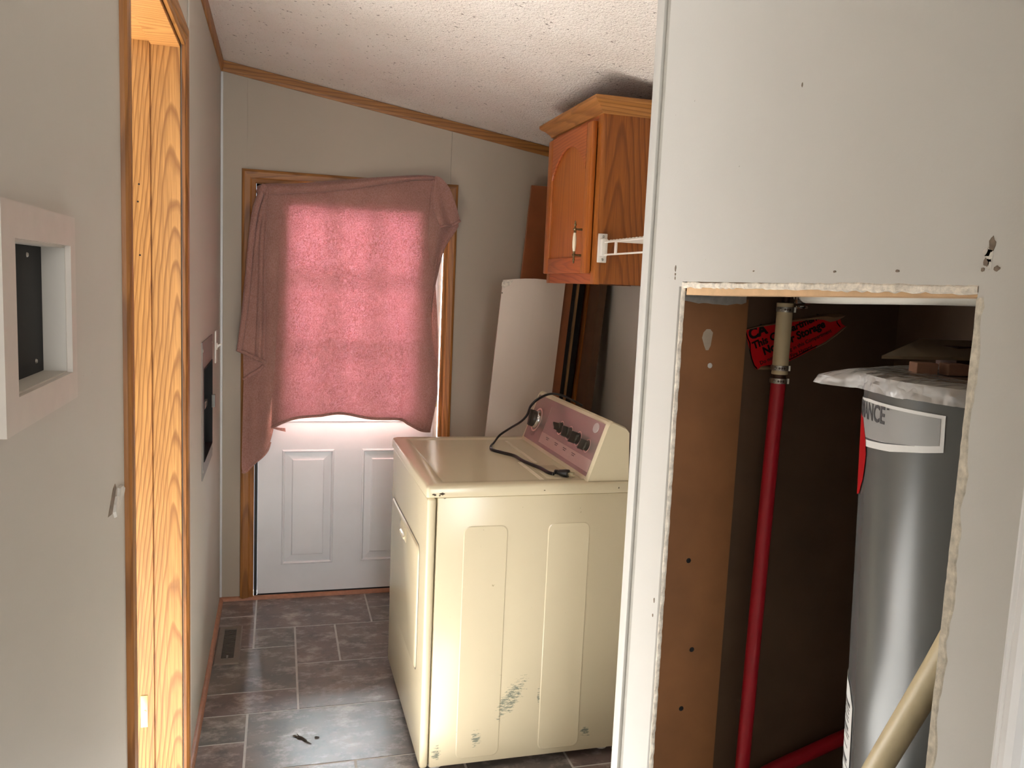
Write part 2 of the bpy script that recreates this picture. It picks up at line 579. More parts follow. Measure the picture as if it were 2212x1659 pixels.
# back wall
wb = structure(wall_grid('wall_back', 'y', 0.004, 0.10, [-0.1, 0.0, XR, XR + .1], [-0.1, 2.47],
                         [(0.146, 1.022, -0.1, 1.962)], M_WALL_B, topf=lambda u: ceil_z(max(0, min(XR, u))) + 0.002))
def panel(x0, x1, z0):
    bm = bmesh.new()
    prof = [(x0, z0), (x1, z0), (x1, ceil_z(x1)), (x0, ceil_z(x0))]
    M = Matrix(((1, 0, 0, 0), (0, 0, -1, 0.004), (0, 1, 0, 0), (0, 0, 0, 1)))
    prism(bm, prof, M, 0.004)
    mesh_obj('wall_panel', bm, M_WALL_B, wb)
panel(0.0, 0.1115, 0)
panel(0.1135, 0.290, 1.99)
panel(0.2925, 0.310, 1.99)
panel(0.3115, 1.040, 1.99)
panel(1.0425, XR, 0)

structure(wall_grid('wall_right', 'x', XR, XR + .1, [-6.6, 0.1], [-0.1, ceil_z(XR)], [], M_WALL))

# ----------------------------------------------------------------- hall wall with the cut opening, corner of the laundry
HY0, HY1, HZ0, HZ1 = -3.186, -2.438, 0.10, 1.565
XH = 1.05
wh = structure(wall_grid('wall_hall', 'x', XH, XH + .0065, [-3.30, -2.300], [-0.01, 2.2], [(HY0, HY1, HZ0, HZ1)], M_HALL, topf=lambda u: ceil_z(XH) + .002))
wh2 = structure(wall_grid('wall_hall', 'x', XH, XH + .10, [-6.6, -4.15, -3.30], [-0.01, 2.2], [(-4.15, -3.30, -0.01, 2.02)], M_HALL, topf=lambda u: ceil_z(XH) + .002))
structure(boxo('wall_partition', (XH + .0065, XR, -2.352, -2.244, -0.01, 2.2), M_HALL))
boxo('corner_batten', (XH - .0035, XH + .0065, -2.276, -2.2395, 0.0, 2.24), M_HALL, wh, 0.002)
boxo('corner_batten', (XH + .0035, XH + .034, -2.244, -2.2395, 0.0, 2.24), M_HALL, wh, 0.002)
boxo('reveal_strip', (XH + .0045, XH + .0068, -2.301, -2.274, 0.0, 2.24), plain('reveal_shade', (168, 164, 154), 0.6), wh)  # recess beside the batten, its shade put into a darker grey
structure(boxo('wall_closet_near', (XH + .012, XR, -3.36, -3.30, -0.01, 2.2), M_DARKBD))
structure(boxo('wall_closet_outer', (XR - .006, XR, -3.30, -2.352, -0.01, 2.19), M_DARKBD))
structure(boxo('wall_closet_back', (XH + .012, XR - .006, -2.358, -2.352, -0.01, 2.19), M_DARKBD))
structure(boxo('ceiling', (XH + .012, XR, -3.30, -2.352, 2.12, 2.18), M_DARKBD))

# the cut edge: ragged white board core around the opening
def ragged(name, axis_pts, inward, width, mat, seed, jit=0.5, out=0.0012, depth=0.0068):
    """a ragged band along a straight edge of the opening; axis_pts = (start, end) in (y, z)"""
    rnd = random.Random(seed)
    a, b = Vector(axis_pts[0]), Vector(axis_pts[1])
    n = max(8, int((b - a).length / 0.011))
    inw = Vector(inward)
    bm = bmesh.new()
    rows = []
    w = width
    for i in range(n + 1):
        p = a.lerp(b, i / n)
        w = w * 0.6 + 0.4 * width * (1 + rnd.uniform(-jit, jit))
        o = p - inw * w
        q = p + inw * rnd.uniform(0.0, 0.0035)
        rows.append([bm.verts.new((XH, o.x, o.y)), bm.verts.new((XH - out, o.x + inw.x * .002, o.y + inw.y * .002)),
                     bm.verts.new((XH - out * .6 + rnd.uniform(-.0005, .0005), p.x, p.y)), bm.verts.new((XH + depth * .5, q.x, q.y)), bm.verts.new((XH + depth, q.x, q.y))])
    for r0, r1 in zip(rows, rows[1:]):
        for j in range(4):
            bm.faces.new((r0[j], r0[j + 1], r1[j + 1], r1[j]))
    return mesh_obj(name, bm, mat, wh)
M_CRUMB = plain('crumbled_edge', (205, 196, 178), 0.85, grain=0.16, scale=80, bump=0.4)
ragged('torn_edge', ((HY0, HZ1 - .008), (HY1, HZ1 - .010)), (0, -1), 0.009, M_GYPSUM, 3, 0.35, 0.0010, 0.0068)
ragged('torn_edge', ((HY1, HZ0), (HY1, HZ1 - .008)), (-1, 0), 0.0042, M_GYPSUM, 5, 0.6, 0.0010, 0.0068)
ragged('torn_edge', ((HY0, HZ0), (HY0, HZ1 - .014)), (1, 0), 0.012, M_CRUMB, 8, 0.6)
boxo('trim_shadow_line', (XH - .0009, XH, -2.4345, -2.4258, HZ0, HZ1 - .01), plain('edge_gap_shade', (150, 146, 138), 0.6), wh, 0.0005)  # grey strip painted for the shaded gap beside the cut edge
bm = bmesh.new()
prism(bm, [(HY0 - .08, 1.5535), (HY1 - .004, 1.5385), (HY1 - .004, 1.600), (HY0 - .08, 1.600)], Matrix(((0, 0, 1, XH + .0085), (1, 0, 0, 0), (0, 1, 0, 0), (0, 0, 0, 1))), .066)
structure(mesh_obj('trim_1', bm, M_PEACH))
# paint knocked off above the far corner of the opening, gouge above the near corner, dents
def blob(cy, cz, ry, rz, seed, n=11):
    rnd = random.Random(seed)
    return [(cy + ry * rnd.uniform(.65, 1.1) * math.cos(2 * PI * i / n), cz + rz * rnd.uniform(.65, 1.1) * math.sin(2 * PI * i / n)) for i in range(n)]
for cy, cz, ry, rz, sd, mt in ((-3.199, 1.613, .0055, .010, 1, M_GOUGE), (-3.193, 1.604, .006, .007, 22, M_FLAP), (-3.197, 1.600, .0065, .009, 2, M_FLAP), (-3.194, 1.592, .005, .006, 33, M_GOUGE), (-3.199, 1.590, .003, .008, 34, M_FLAP), (-3.209, 1.585, .005, .0035, 3, M_GOUGE), (-3.190, 1.584, .003, .003, 13, M_GOUGE),
                               (-2.403, 1.592, .004, .007, 4, M_GOUGE), (-2.404, 1.580, .003, .003, 5, M_GOUGE), (-2.404, 1.572, .002, .004, 6, M_GOUGE), (-2.799, 1.877, .002, .004, 7, M_GOUGE),
                               (-2.70, 1.585, .003, .0015, 8, M_GOUGE), (-2.92, 1.583, .004, .002, 9, M_GOUGE), (-3.05, 1.583, .004, .002, 10, M_GOUGE), (-2.406, .875, .003, .006, 11, M_GOUGE), (-2.404, .840, .003, .004, 12, M_GOUGE)):
    patch('paint_chip', blob(cy, cz, ry, rz, sd), mt, wh, XH, .0008, -1)
patch('torn_patch', [(-2.508, 1.177), (-2.476, 1.175), (-2.458, 1.166), (-2.466, 1.157), (-2.496, 1.149), (-2.522, 1.140), (-2.540, 1.134), (-2.550, 1.146), (-2.546, 1.158), (-2.528, 1.168), (-2.515, 1.164)], M_FLAP, wl, 0, .004)
patch('gouge', [(-2.530, 1.190), (-2.522, 1.182), (-2.540, 1.166), (-2.562, 1.146), (-2.592, 1.150), (-2.575, 1.164), (-2.548, 1.186)], M_GOUGE, wl, 0, .0012)

# remaining shell, out of the picture
structure(boxo('wall_hall_end', (-0.1, 0.1, -6.6, -6.5, -0.1, 2.6), M_WALL))
structure(boxo('wall_hall_end', (0.95, XR, -6.6, -6.5, -0.1, 2.6), M_WALL))
structure(boxo('wall_hall_end', (0.1, 0.95, -6.6, -6.5, -0.1, 0.85), M_WALL))
structure(boxo('wall_hall_end', (0.1, 0.95, -6.6, -6.5, 2.25, 2.6), M_WALL))
structure(wall_grid('wall_left_room', 'x', -3.0, -3.1, [-6.6, 0.2], [-0.1, 2.5], [(-3.4, -0.5, 0.1, 2.0)], M_WALL))
structure(boxo('wall_left_room_far', (-3.0, -0.1, 0.1, 0.2, -0.1, 2.5), M_WALL))
structure(boxo('wall_left_room_near', (-3.0, -0.1, -6.6, -6.5, -0.1, 2.5), M_WALL))

# ----------------------------------------------------------------- trims
def crown_prof(depth=.011, h=.046):
    return [(0, 0), (depth * .55, 0), (depth * .8, h * .12), (depth, h * .3), (depth, h), (0, h)]
def sweep(name, prof, frames, mat):
    bm = bmesh.new()
    rings = []
    for f in frames:
        rings.append([bm.verts.new(f(a, b)) for a, b in prof])
    for r0, r1 in zip(rings, rings[1:]):
        for j in range(len(prof)):
            bm.faces.new((r0[j], r0[(j + 1) % len(prof)], r1[(j + 1) % len(prof)], r1[j]))
    bm.faces.new(rings[0])
    bm.faces.new(rings[-1][::-1])
    return mesh_obj(name, bm, mat)
cp = crown_prof()
structure(sweep('trim_2', cp, [lambda a, b: (a, -a, ceil_z(a) - .048 + b), lambda a, b: (XR, -a, ceil_z(XR) - .048 + b)], M_OAKX))
structure(sweep('trim_3', cp, [lambda a, b: (a, -6.5, 2.425 + b), lambda a, b: (a, -a, 2.425 + b)], M_OAKY))
qr = [(0, 0)] + [(.017 * math.cos(a), .017 * math.sin(a)) for a in [PI / 2 * i / 5 for i in range(6)]]
structure(sweep('baseboard_back', qr, [lambda a, b: (a, -a, b), lambda a, b: (XR, -a, b)], M_SHOE))
structure(sweep('baseboard_left', qr, [lambda a, b: (a, JF + .066, b), lambda a, b: (a, -a, b)], M_SHOE))

def casing_prof(w, t):
    """(across, out) from the inner edge outwards"""
    return [(0, 0), (0, t * .55), (w * .10, t * .70), (w * .30, t * .62), (w * .42, t * .85), (w * .80, t), (w * .95, t * .85), (w, t * .5), (w, 0)]
def casing(prefix, plane, sgn, e0, e1, top, w, t, mats, z0=0.0):
    """three mitred casing pieces round an opening; plane = ('x'|'y', value); e0 < e1"""
    pr = casing_prof(w, t)
    ax, val = plane
    def P(h, z, o):
        return (val + sgn * o, h, z) if ax == 'x' else (h, val + sgn * o, z)
    n, m1, m2, m3 = prefix, mats[0], mats[1], mats[0]
    root = structure(sweep(n[0], pr, [lambda a, o: P(e0 - a, z0, o), lambda a, o: P(e0 - a, top + a, o)], m1))
    structure(sweep(n[1], pr, [lambda a, o: P(e0 - a, top + a, o), lambda a, o: P(e1 + a, top + a, o)], m2))
    structure(sweep(n[2], pr, [lambda a, o: P(e1 + a, top + a, o), lambda a, o: P(e1 + a, z0, o)], m3))
casing(('trim_4', 'trim_5', 'trim_6'), ('y', 0.0), -1, 0.152, 1.018, 1.950, 0.062, 0.015, (M_OAKZ, M_OAKX), 0.0)
M_OAKZL = oak('oak_casing_left', (170, 112, 56), (112, 68, 28), 'Z', 60, (0.03, 1.50, 0), 0.4, 0.02, 0.05)
casing(('trim_7', 'trim_8', 'trim_9'), ('x', 0.0), 1, JN, JF, JH, 0.060, 0.014, (M_OAKZL, M_OAKY), 0.0)

# doorway jamb in the left wall: rabbeted boards, brass hinge leaf, screw holes
def jamb_board(name, pts, z0, z1, mat):
    bm = bmesh.new()
    prism(bm, pts, Matrix.Translation((0, 0, z0)), z1 - z0)
    return structure(mesh_obj(name, bm, mat))
far = jamb_board('trim_10', [(-.130, JF), (-.0800, JF), (-.0795, JF + .006), (-.0750, JF + .006), (-.0745, JF - .010), (-.003, JF - .010), (-.003, JF + .012), (-.130, JF + .012)], 0.0, JH, M_OAK)
near = jamb_board('trim_11', [(-.130, JN), (-.0765, JN), (-.0745, JN + .010), (-.003, JN + .010), (-.003, JN - .012), (-.130, JN - .012)], 0.0, JH, M_OAK)
bm = bmesh.new()
box(bm, -.0755, -.003, JN - .012, JF + .012, JH - .010, JH + .012)
box(bm, -.130, -.0755, JN - .012, JF + .012, JH, JH + .012)
structure(mesh_obj('trim_12', bm, M_OAK_H))
hl = boxo('hinge_leaf', (-.116, -.097, JF - .002, JF, 0.226, 0.323), M_BRASS, far, 0.0008)
bm = bmesh.new()
lathe(bm, [(0, .0012), (.003, .0010), (.0042, 0)], 10, frame_mat((-.104, JF - .002, .275), (0, -1, 0), (0, 0, 1)))
mesh_obj('screw', bm, M_BRASS, far)
for xz in ((-.108, 1.768), (-.111, 1.722), (-.107, 1.75 - .17)):
    bm = bmesh.new()
    lathe(bm, [(0, .0004), (.0022, .0004), (.0026, 0)], 8, frame_mat((xz[0], JF, xz[1]), (0, -1, 0), (0, 0, 1)))
    mesh_obj('screw_hole', bm, M_VOID, far)

# white trim of the next doorway, at the right edge of the picture
pr = [(0, 0), (0, .006), (.006, .010), (.012, .010), (.016, .016), (.022, .021), (.030, .023), (.040, .023), (.048, .020), (.056, .012), (.060, 0)]
structure(sweep('trim_13', pr, [lambda a, o: (XH - o, -3.283 - a, 0.0), lambda a, o: (XH - o, -3.283 - a, 2.06)], M_WHITE))
structure(sweep('trim_14', pr, [lambda a, o: (XH - o, -4.165 + a, 0.0), lambda a, o: (XH - o, -4.165 + a, 2.06)], M_WHITE))
d2 = structure(boxo('door_2', (XH + .03, XH + .065, -4.14, -3.345, 0.01, 2.01), M_DOOR, None, 0.002))

# ----------------------------------------------------------------- back door
DX0, DX1, DZ0, DZ1 = .168, .996, .022, 1.935
YD = 0.006          # front face of the slab
panels = [(.278, .520, .160, .724), (.653, .895, .160, .724)]
WX0, WX1, WZ0, WZ1 = .290, .905, .885, 1.870
door = structure(wall_grid('door_1', 'y', YD, YD + .044, [DX0, DX1], [DZ0, DZ1], panels + [(WX0, WX1, WZ0, WZ1)], M_DOOR))
for (x0, x1, z0, z1) in panels:
    bm = bmesh.new()
    steps = [(0, 0), (.003, -.004), (.008, -.005), (.012, .001), (.014, .006), (.046, .002), (.050, -.0025), (.053, -.003)]
    rings = []
    for ins, dy in steps:
        rings.append([bm.verts.new((x, YD + dy, z)) for x, z in ((x0 + ins, z0 + ins), (x1 - ins, z0 + ins), (x1 - ins, z1 - ins), (x0 + ins, z1 - ins))])
    for a, b in zip(rings, rings[1:]):
        for i in range(4):
            bm.faces.new((a[i], a[(i + 1) % 4], b[(i + 1) % 4], b[i]))
    bm.faces.new(rings[-1])
    back = [bm.verts.new((v.co.x, YD + .04, v.co.z)) for v in rings[0]]
    for i in range(4):
        bm.faces.new((rings[0][i], rings[0][(i + 1) % 4], back[(i + 1) % 4], back[i]))
    bm.faces.new(back[::-1])
    mesh_obj('raised_panel', bm, M_DOOR, door)
bm = bmesh.new()
for (a0, a1, c0, c1) in ((WX0 - .025, WX0 + .012, WZ0 - .025, WZ1 + .025), (WX1 - .012, WX1 + .025, WZ0 - .025, WZ1 + .025), (WX0, WX1, WZ0 - .025, WZ0 + .012), (WX0, WX1, WZ1 - .012, WZ1 + .025)):
    box(bm, a0, a1, YD - .009, YD + .05, c0, c1, .003)
mesh_obj('window_frame', bm, M_WHITE, door)
gx = [WX0 + .012 + (WX1 - WX0 - .024) * i / 3 for i in range(4)]
gz = [WZ0 + .012 + (WZ1 - WZ0 - .024) * i / 3 for i in range(4)]
for i in (1, 2):
    boxo('muntin', (gx[i] - .010, gx[i] + .010, YD + .004, YD + .034, gz[0], gz[3]), M_WHITE, door, .002)
    boxo('muntin', (gx[0], gx[3], YD + .005, YD + .033, gz[i] - .010, gz[i] + .010), M_WHITE, door, .002)
for i in range(3):
    for j in range(3):
        boxo('pane', (gx[i], gx[i + 1], YD + .018, YD + .021, gz[j], gz[j + 1]), M_GLASS, door)
boxo('door_sweep', (DX0, DX1, YD + .004, YD + .042, .003, DZ0 + .002), M_BLACK, door, .002)
boxo('weatherstrip', (.1525, .167, .010, .030, .0, 1.95), M_BLACK, door)
boxo('weatherstrip', (.997, 1.016, .010, .030, .0, 1.95), M_WHITE, door)
boxo('weatherstrip', (.1525, 1.016, .010, .030, 1.937, 1.960), M_BLACK, door)
for z in (.245, .98, 1.72):
    bm = bmesh.new()
    lathe(bm, [(.0, 0), (.006, 0), (.006, .045), (.0065, .045), (.0065, .09), (0, .09)], 10, Matrix.Translation((1.004, -.002, z - .045)))
    mesh_obj('hinge', bm, M_BRASS, door)
structure(boxo('trim_15', (.146, 1.022, .006, .10, -.0, .004), M_GREYMET))

# ----------------------------------------------------------------- blanket over the door window
def blanket_mat():
    t = NT('pink_fleece')
    v = t.coord()
    fine = t.noise(v, 260, 2, 0.7)
    weave = t.noise(t.n('Mapping', ins={'Vector': v, 'Scale': (230, 120, 150)}).outputs[0], 1.0, 4, 0.75)
    soft = t.noise(v, 9, 4)
    c1 = t.ramp(soft, [(0.3, lin(164, 122, 110)), (0.7, lin(180, 136, 124))])
    c1 = t.mix(t.math('MULTIPLY', t.ramp(fine, [(.35, (0, 0, 0)), (.65, (1, 1, 1))]), .18), c1, lin(206, 164, 154))
    bmp = t.bump(t.math('ADD', fine, weave), 0.5, 0.004)
    pr = t.n('BsdfPrincipled', ins={'Base Color': c1, 'Roughness': 0.95, 'Specular IOR Level': 0.1, 'Sheen Weight': 0.35, 'Sheen Roughness': 0.4, 'Normal': bmp})
    tcol = t.mix(t.ramp(weave, [(.40, (0, 0, 0)), (.60, (1, 1, 1))]), lin(166, 84, 88), lin(252, 204, 214))
    tr = t.n('BsdfTranslucent', ins={'Color': tcol, 'Normal': bmp})
    mx = t.n('MixShader', ins={0: 0.155, 1: pr.outputs[0], 2: tr.outputs[0]})
    t.link(mx.outputs[0], t.out.inputs[0])
    return t.m
M_BLANKET = blanket_mat()

def arc(pts, t):
    """point at fraction t of the polyline's length (2D), lightly smoothed"""
    L = [0]
    for a, b in zip(pts, pts[1:]):
        L.append(L[-1] + math.hypot(b[0] - a[0], b[1] - a[1]))
    d = t * L[-1]
    for i in range(len(pts) - 1):
        if d <= L[i + 1] or i == len(pts) - 2:
            f = (d - L[i]) / max(1e-9, L[i + 1] - L[i])
            return (pts[i][0] + (pts[i + 1][0] - pts[i][0]) * f, pts[i][1] + (pts[i + 1][1] - pts[i][1]) * f)
def sp2(pts, per=5):
    return [(v.x, v.y) for v in spline([(p[0], p[1], 0) for p in pts], per)]
def coons(bm, left, right, top, bottom, nx, nz, yf, th=0.0035):
    """cloth sheet: four boundary curves in the door plane; yf(s, t, x, z) gives the depth"""
    rows = []
    for j in range(nz + 1):
        t = j / nz
        row = []
        for i in range(nx + 1):
            s = i / nx
            l, r, a, b = arc(left, t), arc(right, t), arc(top, s), arc(bottom, s)
            p = []
            for k in (0, 1):
                v = (1 - s) * l[k] + s * r[k] + (1 - t) * a[k] + t * b[k]
                v -= (1 - s) * (1 - t) * top[0][k] + s * (1 - t) * top[-1][k] + (1 - s) * t * bottom[0][k] + s * t * bottom[-1][k]
                p.append(v)
            row.append((p[0], yf(s, t, p[0], p[1]), p[1]))
        rows.append(row)
    F = [[bm.verts.new(p) for p in row] for row in rows]
    B = [[bm.verts.new((p[0], p[1] + th, p[2])) for p in row] for row in rows]
    for j in range(nz):
        for i in range(nx):
            bm.faces.new((F[j][i], F[j + 1][i], F[j + 1][i + 1], F[j][i + 1]))
            bm.faces.new((B[j][i], B[j][i + 1], B[j + 1][i + 1], B[j + 1][i]))
    for j in range(nz):
        bm.faces.new((F[j][0], B[j][0], B[j + 1][0], F[j + 1][0]))
        bm.faces.new((F[j][nx], F[j + 1][nx], B[j + 1][nx], B[j][nx]))
    for i in range(nx):
        bm.faces.new((F[0][i], F[0][i + 1], B[0][i + 1], B[0][i]))
        bm.faces.new((F[nz][i], B[nz][i], B[nz][i + 1], F[nz][i + 1]))
    return rows

bk = bmesh.new()
mainL = sp2([(0.200, 1.919), (0.208, 1.779), (0.222, 1.614), (0.229, 1.427), (0.231, 1.215), (0.229, 1.001), (0.227, 0.838)])
mainR = sp2([(0.991, 2.030), (0.993, 1.849), (0.982, 1.653), (0.962, 1.476), (0.964, 1.299), (0.992, 1.142), (0.998, 1.006), (0.966, 0.823)])
mainT = [(0.200, 1.919), (0.448, 1.947), (0.763, 1.998), (0.991, 2.030)]
hem = sp2([(0.227, 0.838), (0.277, 0.866), (0.339, 0.888), (0.444, 0.899), (0.551, 0.908), (0.682, 0.885), (0.815, 0.881), (0.861, 0.858), (0.918, 0.830), (0.966, 0.823)])
def y_main(s, t, x, z):
    y = -.030 - .012 * math.sin(PI * min(1, t * 1.6) / 2) - .042 * t ** 4
    amp = .0065 * min(1, t * 1.5)
    y += amp * (math.sin(s * 17 + .6) * .55 + math.sin(s * 31 + t * 1.6) * .35)
    y -= .014 * math.exp(-((s - .955) / .05) ** 2) * t      # the right edge stands off
    y += .016 * math.exp(-((s - .0) / .035) ** 2)           # left edge rolls back
    # long soft gathers from the pinned right corner and low gathers over the hem
    y -= .007 * math.exp(-((s - .72 - .06 * t) / .018) ** 2) * max(0, t - .45) * 2
    y -= .006 * math.exp(-((s - .36 + .05 * t) / .020) ** 2) * max(0, t - .5) * 2
    y += .003 * mnoise.noise(Vector((x * 9, z * 6, 1.3)))
    return y
rows = coons(bk, mainL, mainR, mainT, hem, 96, 72, y_main)
tube(bk, [(p[0], p[1] + .0015, p[2] + .004) for p in rows[-1]], (.0055, .0065), 8)
tube(bk, [(r[-1][0] - .002, r[-1][1] + .001, r[-1][2]) for r in rows[2:]], .0035, 6)

# lower layer of the drape at the left
lowL = sp2([(0.160, 1.910), (0.130, 1.691), (0.112, 1.423), (0.106, 1.192), (0.104, 1.044), (0.101, 0.852), (0.098, 0.679), (0.102, 0.634)])
lowR = sp2([(0.250, 1.910), (0.252, 1.6), (0.252, 1.2), (0.250, .95), (0.238, .835), (0.222, 0.765)])
lowH = sp2([(0.102, 0.634), (0.118, 0.634), (0.151, 0.667), (0.206, 0.721), (0.222, 0.765)])
def y_low(s, t, x, z):
    y = -.034 - .026 * t * (1 - s) - .012 * math.sin(s * 9 + t * 2.2) * min(1, t * 1.4) * (1 - s * .6)
    return min(y, -.022)
rows = coons(bk, lowL, lowR, [(0.160, 1.910), (0.250, 1.910)], lowH, 26, 70, y_low)
tube(bk, [(p[0], p[1], p[2] + .004) for p in rows[-1]], .0065, 8)
# the small corner turned forward at the foot of the main sheet
rows = coons(bk, [(0.229, .846), (0.233, .838)], [(0.290, .838), (0.292, .822)], [(0.229, .846), (0.290, .838)], [(0.233, .838), (0.292, .822)], 10, 4,
             lambda s, t, x, z: -.052 - .006 * math.sin(PI * s) - .004 * t)
# outer layer: narrow pleats falling from the pinned corner
outL = sp2([(0.172, 1.934), (0.139, 1.833), (0.121, 1.690), (0.110, 1.526), (0.096, 1.360), (0.080, 1.225), (0.076, 1.203)])
outR = sp2([(0.212, 1.915), (0.203, 1.796), (0.196, 1.612), (0.197, 1.426), (0.198, 1.280), (0.196, 1.146)])
outH = [(0.076, 1.203), (0.100, 1.192), (0.140, 1.172), (0.196, 1.146)]
def y_out(s, t, x, z):
    y = -.060 - .020 * t * (1 - s) - .010 * math.sin(PI * min(1, t * 3) / 2)
    for c, w, a in ((.66, .05, .010), (.94, .07, .014)):
        y -= a * math.exp(-((s - c - .06 * t * (1 - c)) / w) ** 2) * min(1, .25 + t * 1.3)
    return y - .004
rows = coons(bk, outL, outR, [(0.172, 1.934), (0.212, 1.915)], outH, 48, 64, y_out)
tube(bk, [(p[0], p[1] - .004, p[2] + .003) for p in rows[-1]], .0088, 10)
# the rope-like roll along its outer edge, and the softer fold beside it
rope = [(.190, -.066, 1.938), (.166, -.074, 1.905)]
for j in range(3, len(rows), 3):
    r0 = rows[j][0]
    rope.append((r0[0] + .014 - .004 * j / 64, r0[1] - .016, r0[2]))
rope.append((rows[-1][0][0] + .008, rows[-1][0][1] - .014, rows[-1][0][2] + .004))
tube(bk, rope, [(.013 + .004 * math.sin(k * .55), .013) for k in range(len(rope) - 1)] + [(.009, .009)], 12)
fold = [(rows[j][0][0] + .040 - .012 * j / 64, rows[j][8][1] - .004, rows[j][0][2]) for j in range(4, len(rows) - 2, 4)]
tube(bk, fold, [(.0085 - .004 * k / len(fold), .009) for k in range(len(fold))], 10)
rows = coons(bk, [(0.102, 1.196), (0.104, 1.063)], [(0.197, 1.150), (0.190, 1.132)], [(0.102, 1.196), (0.197, 1.150)], [(0.104, 1.063), (0.133, 1.085), (0.172, 1.111), (0.190, 1.132)], 16, 12,
             lambda s, t, x, z: -.076 + .010 * t - .006 * s)
tube(bk, [(p[0], p[1] - .004, p[2] + .002) for p in rows[-1]], .0080, 10)

# folded band along the top
top_a = sp2([(0.156, 1.936), (0.200, 1.950), (0.325, 1.960), (0.571, 1.997), (0.782, 2.028), (0.900, 2.041), (0.956, 2.041), (0.985, 2.032)])
top_b = sp2([(0.152, 1.905), (0.196, 1.899), (0.325, 1.915), (0.448, 1.928), (0.600, 1.958), (0.761, 1.993), (0.880, 2.016), (0.978, 2.022)])
coons(bk, [top_a[0], top_b[0]], [top_a[-1], top_b[-1]], top_a, top_b, 60, 8,
      lambda s, t, x, z: -.034 - .020 * math.sin(PI * t) - .006 * math.sin(PI * s) - .004 * math.sin(s * 23))
# flap hanging outwards from the right corner
flR = sp2([(0.960, 2.040), (0.987, 2.031), (1.024, 1.989), (1.054, 1.916), (1.076, 1.835)])
flL = sp2([(0.956, 2.036), (0.950, 1.95), (0.957, 1.87), (0.986, 1.802)])
coonsH = sp2([(0.986, 1.802), (1.010, 1.808), (1.040, 1.812), (1.076, 1.835)])
rows = coons(bk, flL, flR, [(0.956, 2.036), (0.960, 2.040)], coonsH, 22, 26,
             lambda s, t, x, z: -.052 - .020 * t - .014 * math.sin(s * 7 + .4) * t - .010 * t * s)
tube(bk, [(p[0], p[1], p[2] + .003) for p in rows[-1]], .0065, 8)
fuL = sp2([(0.950, 2.030), (0.938, 1.908), (0.936, 1.780), (0.939, 1.650), (0.946, 1.50), (0.956, 1.40)])
fuR = sp2([(0.975, 2.030), (1.030, 1.93), (1.075, 1.830), (1.069, 1.800), (1.033, 1.742), (1.010, 1.690), (0.984, 1.565), (0.968, 1.48), (0.962, 1.40)])
rows = coons(bk, fuL, fuR, [(0.950, 2.030), (0.975, 2.030)], [(0.956, 1.40), (0.962, 1.40)], 22, 48,
             lambda s, t, x, z: -.040 - .018 * math.sin(PI * min(1, t * 1.5)) * (1 - .3 * s) - .010 * math.sin(s * 6 - .5) * math.sin(PI * t))
tube(bk, [(r[-1][0] - .002, r[-1][1] + .001, r[-1][2]) for r in rows[4:]], .0045, 8)
# back layer showing past the right edge
rows = coons(bk, sp2([(0.950, 1.56), (0.945, 1.34), (0.950, 1.12), (0.96, .96)]), sp2([(0.978, 1.565), (0.997, 1.344), (1.004, 1.209), (1.004, 1.080), (0.997, .96)]),
             [(0.950, 1.56), (0.978, 1.565)], [(0.96, .96), (0.997, .96)], 8, 30, lambda s, t, x, z: -.024 - .006 * math.sin(PI * t))
blanket = mesh_obj('blanket', bk, M_BLANKET, None, smooth=True)
tag(blanket, 'dusty pink fleece blanket hung over the window of the white door', 'blanket')

# ----------------------------------------------------------------- dryer
def enamel(name, rgb, side=False):
    t = NT(name)
    v = t.coord()
    col = t.ramp(t.noise(v, 2.5, 3), [(.3, tuple(x * .96 for x in lin(*rgb)[:3])), (.7, lin(*rgb)[:3])])
    n3 = t.noise(v, 45, 3)
    col = t.mix(t.ramp(n3, [(.74, (0, 0, 0)), (.77, (.6, .6, .6))]), col, lin(150, 132, 100))
    if side:
        sp = t.n('SeparateXYZ', ins={'Vector': v})
        # worn patches with shapes of their own, on the side panel near the floor
        tot = None
        streak = t.noise(t.n('Mapping', ins={'Vector': v, 'Scale': (45, 1, 160), 'Rotation': (0, .25, 0)}).outputs[0], 1.0, 4, .75)
        for (cx, cz, rx, rz, sh) in ((.985, .235, .040, .085, .55), (1.035, .150, .004, .0, 0), (.872, .110, .022, .035, 0), (1.245, .092, .022, .022, 0), (.745, .075, .020, .03, 0), (1.075, .235, .006, .04, 0)):
            if rz == 0:
                continue
            dx = t.math('DIVIDE', t.math('SUBTRACT', t.math('SUBTRACT', sp.outputs[0], cx), t.math('MULTIPLY', t.math('SUBTRACT', sp.outputs[2], cz), sh)), rx)
            dz = t.math('DIVIDE', t.math('SUBTRACT', sp.outputs[2], cz), rz)
            d = t.math('ADD', t.math('MULTIPLY', dx, dx), t.math('MULTIPLY', dz, dz))
            m = t.math('MAXIMUM', t.math('SUBTRACT', 1.0, d), 0.0)
            tot = m if tot is None else t.math('MAXIMUM', tot, m)
        mask = t.ramp(t.math('ADD', streak, t.math('MULTIPLY', t.math('SUBTRACT', tot, 1.0), .22)), [(.40, (0, 0, 0)), (.52, (.9, .9, .9))])
        mask = t.mix(t.math('GREATER_THAN', tot, 0.001), (0, 0, 0, 1), mask)
        col = t.mix(mask, col, lin(118, 124, 112))
    t.bsdf(col, .22, 0, t.bump(t.noise(v, 300, 2), .03, .001), .5)
    return t.m
M_BISQ = enamel('bisque_enamel', (214, 201, 170))
M_BISQS = enamel('bisque_enamel_side', (214, 201, 170), True)
X0, X1, Y0, Y1 = .693, 1.385, -1.588, -.800
dr = thing('clothes_dryer', 'cream clothes dryer with scuffed side and slanted control console', 'dryer', ((X0 + X1) / 2, (Y0 + Y1) / 2, 0))
body = bmesh.new()
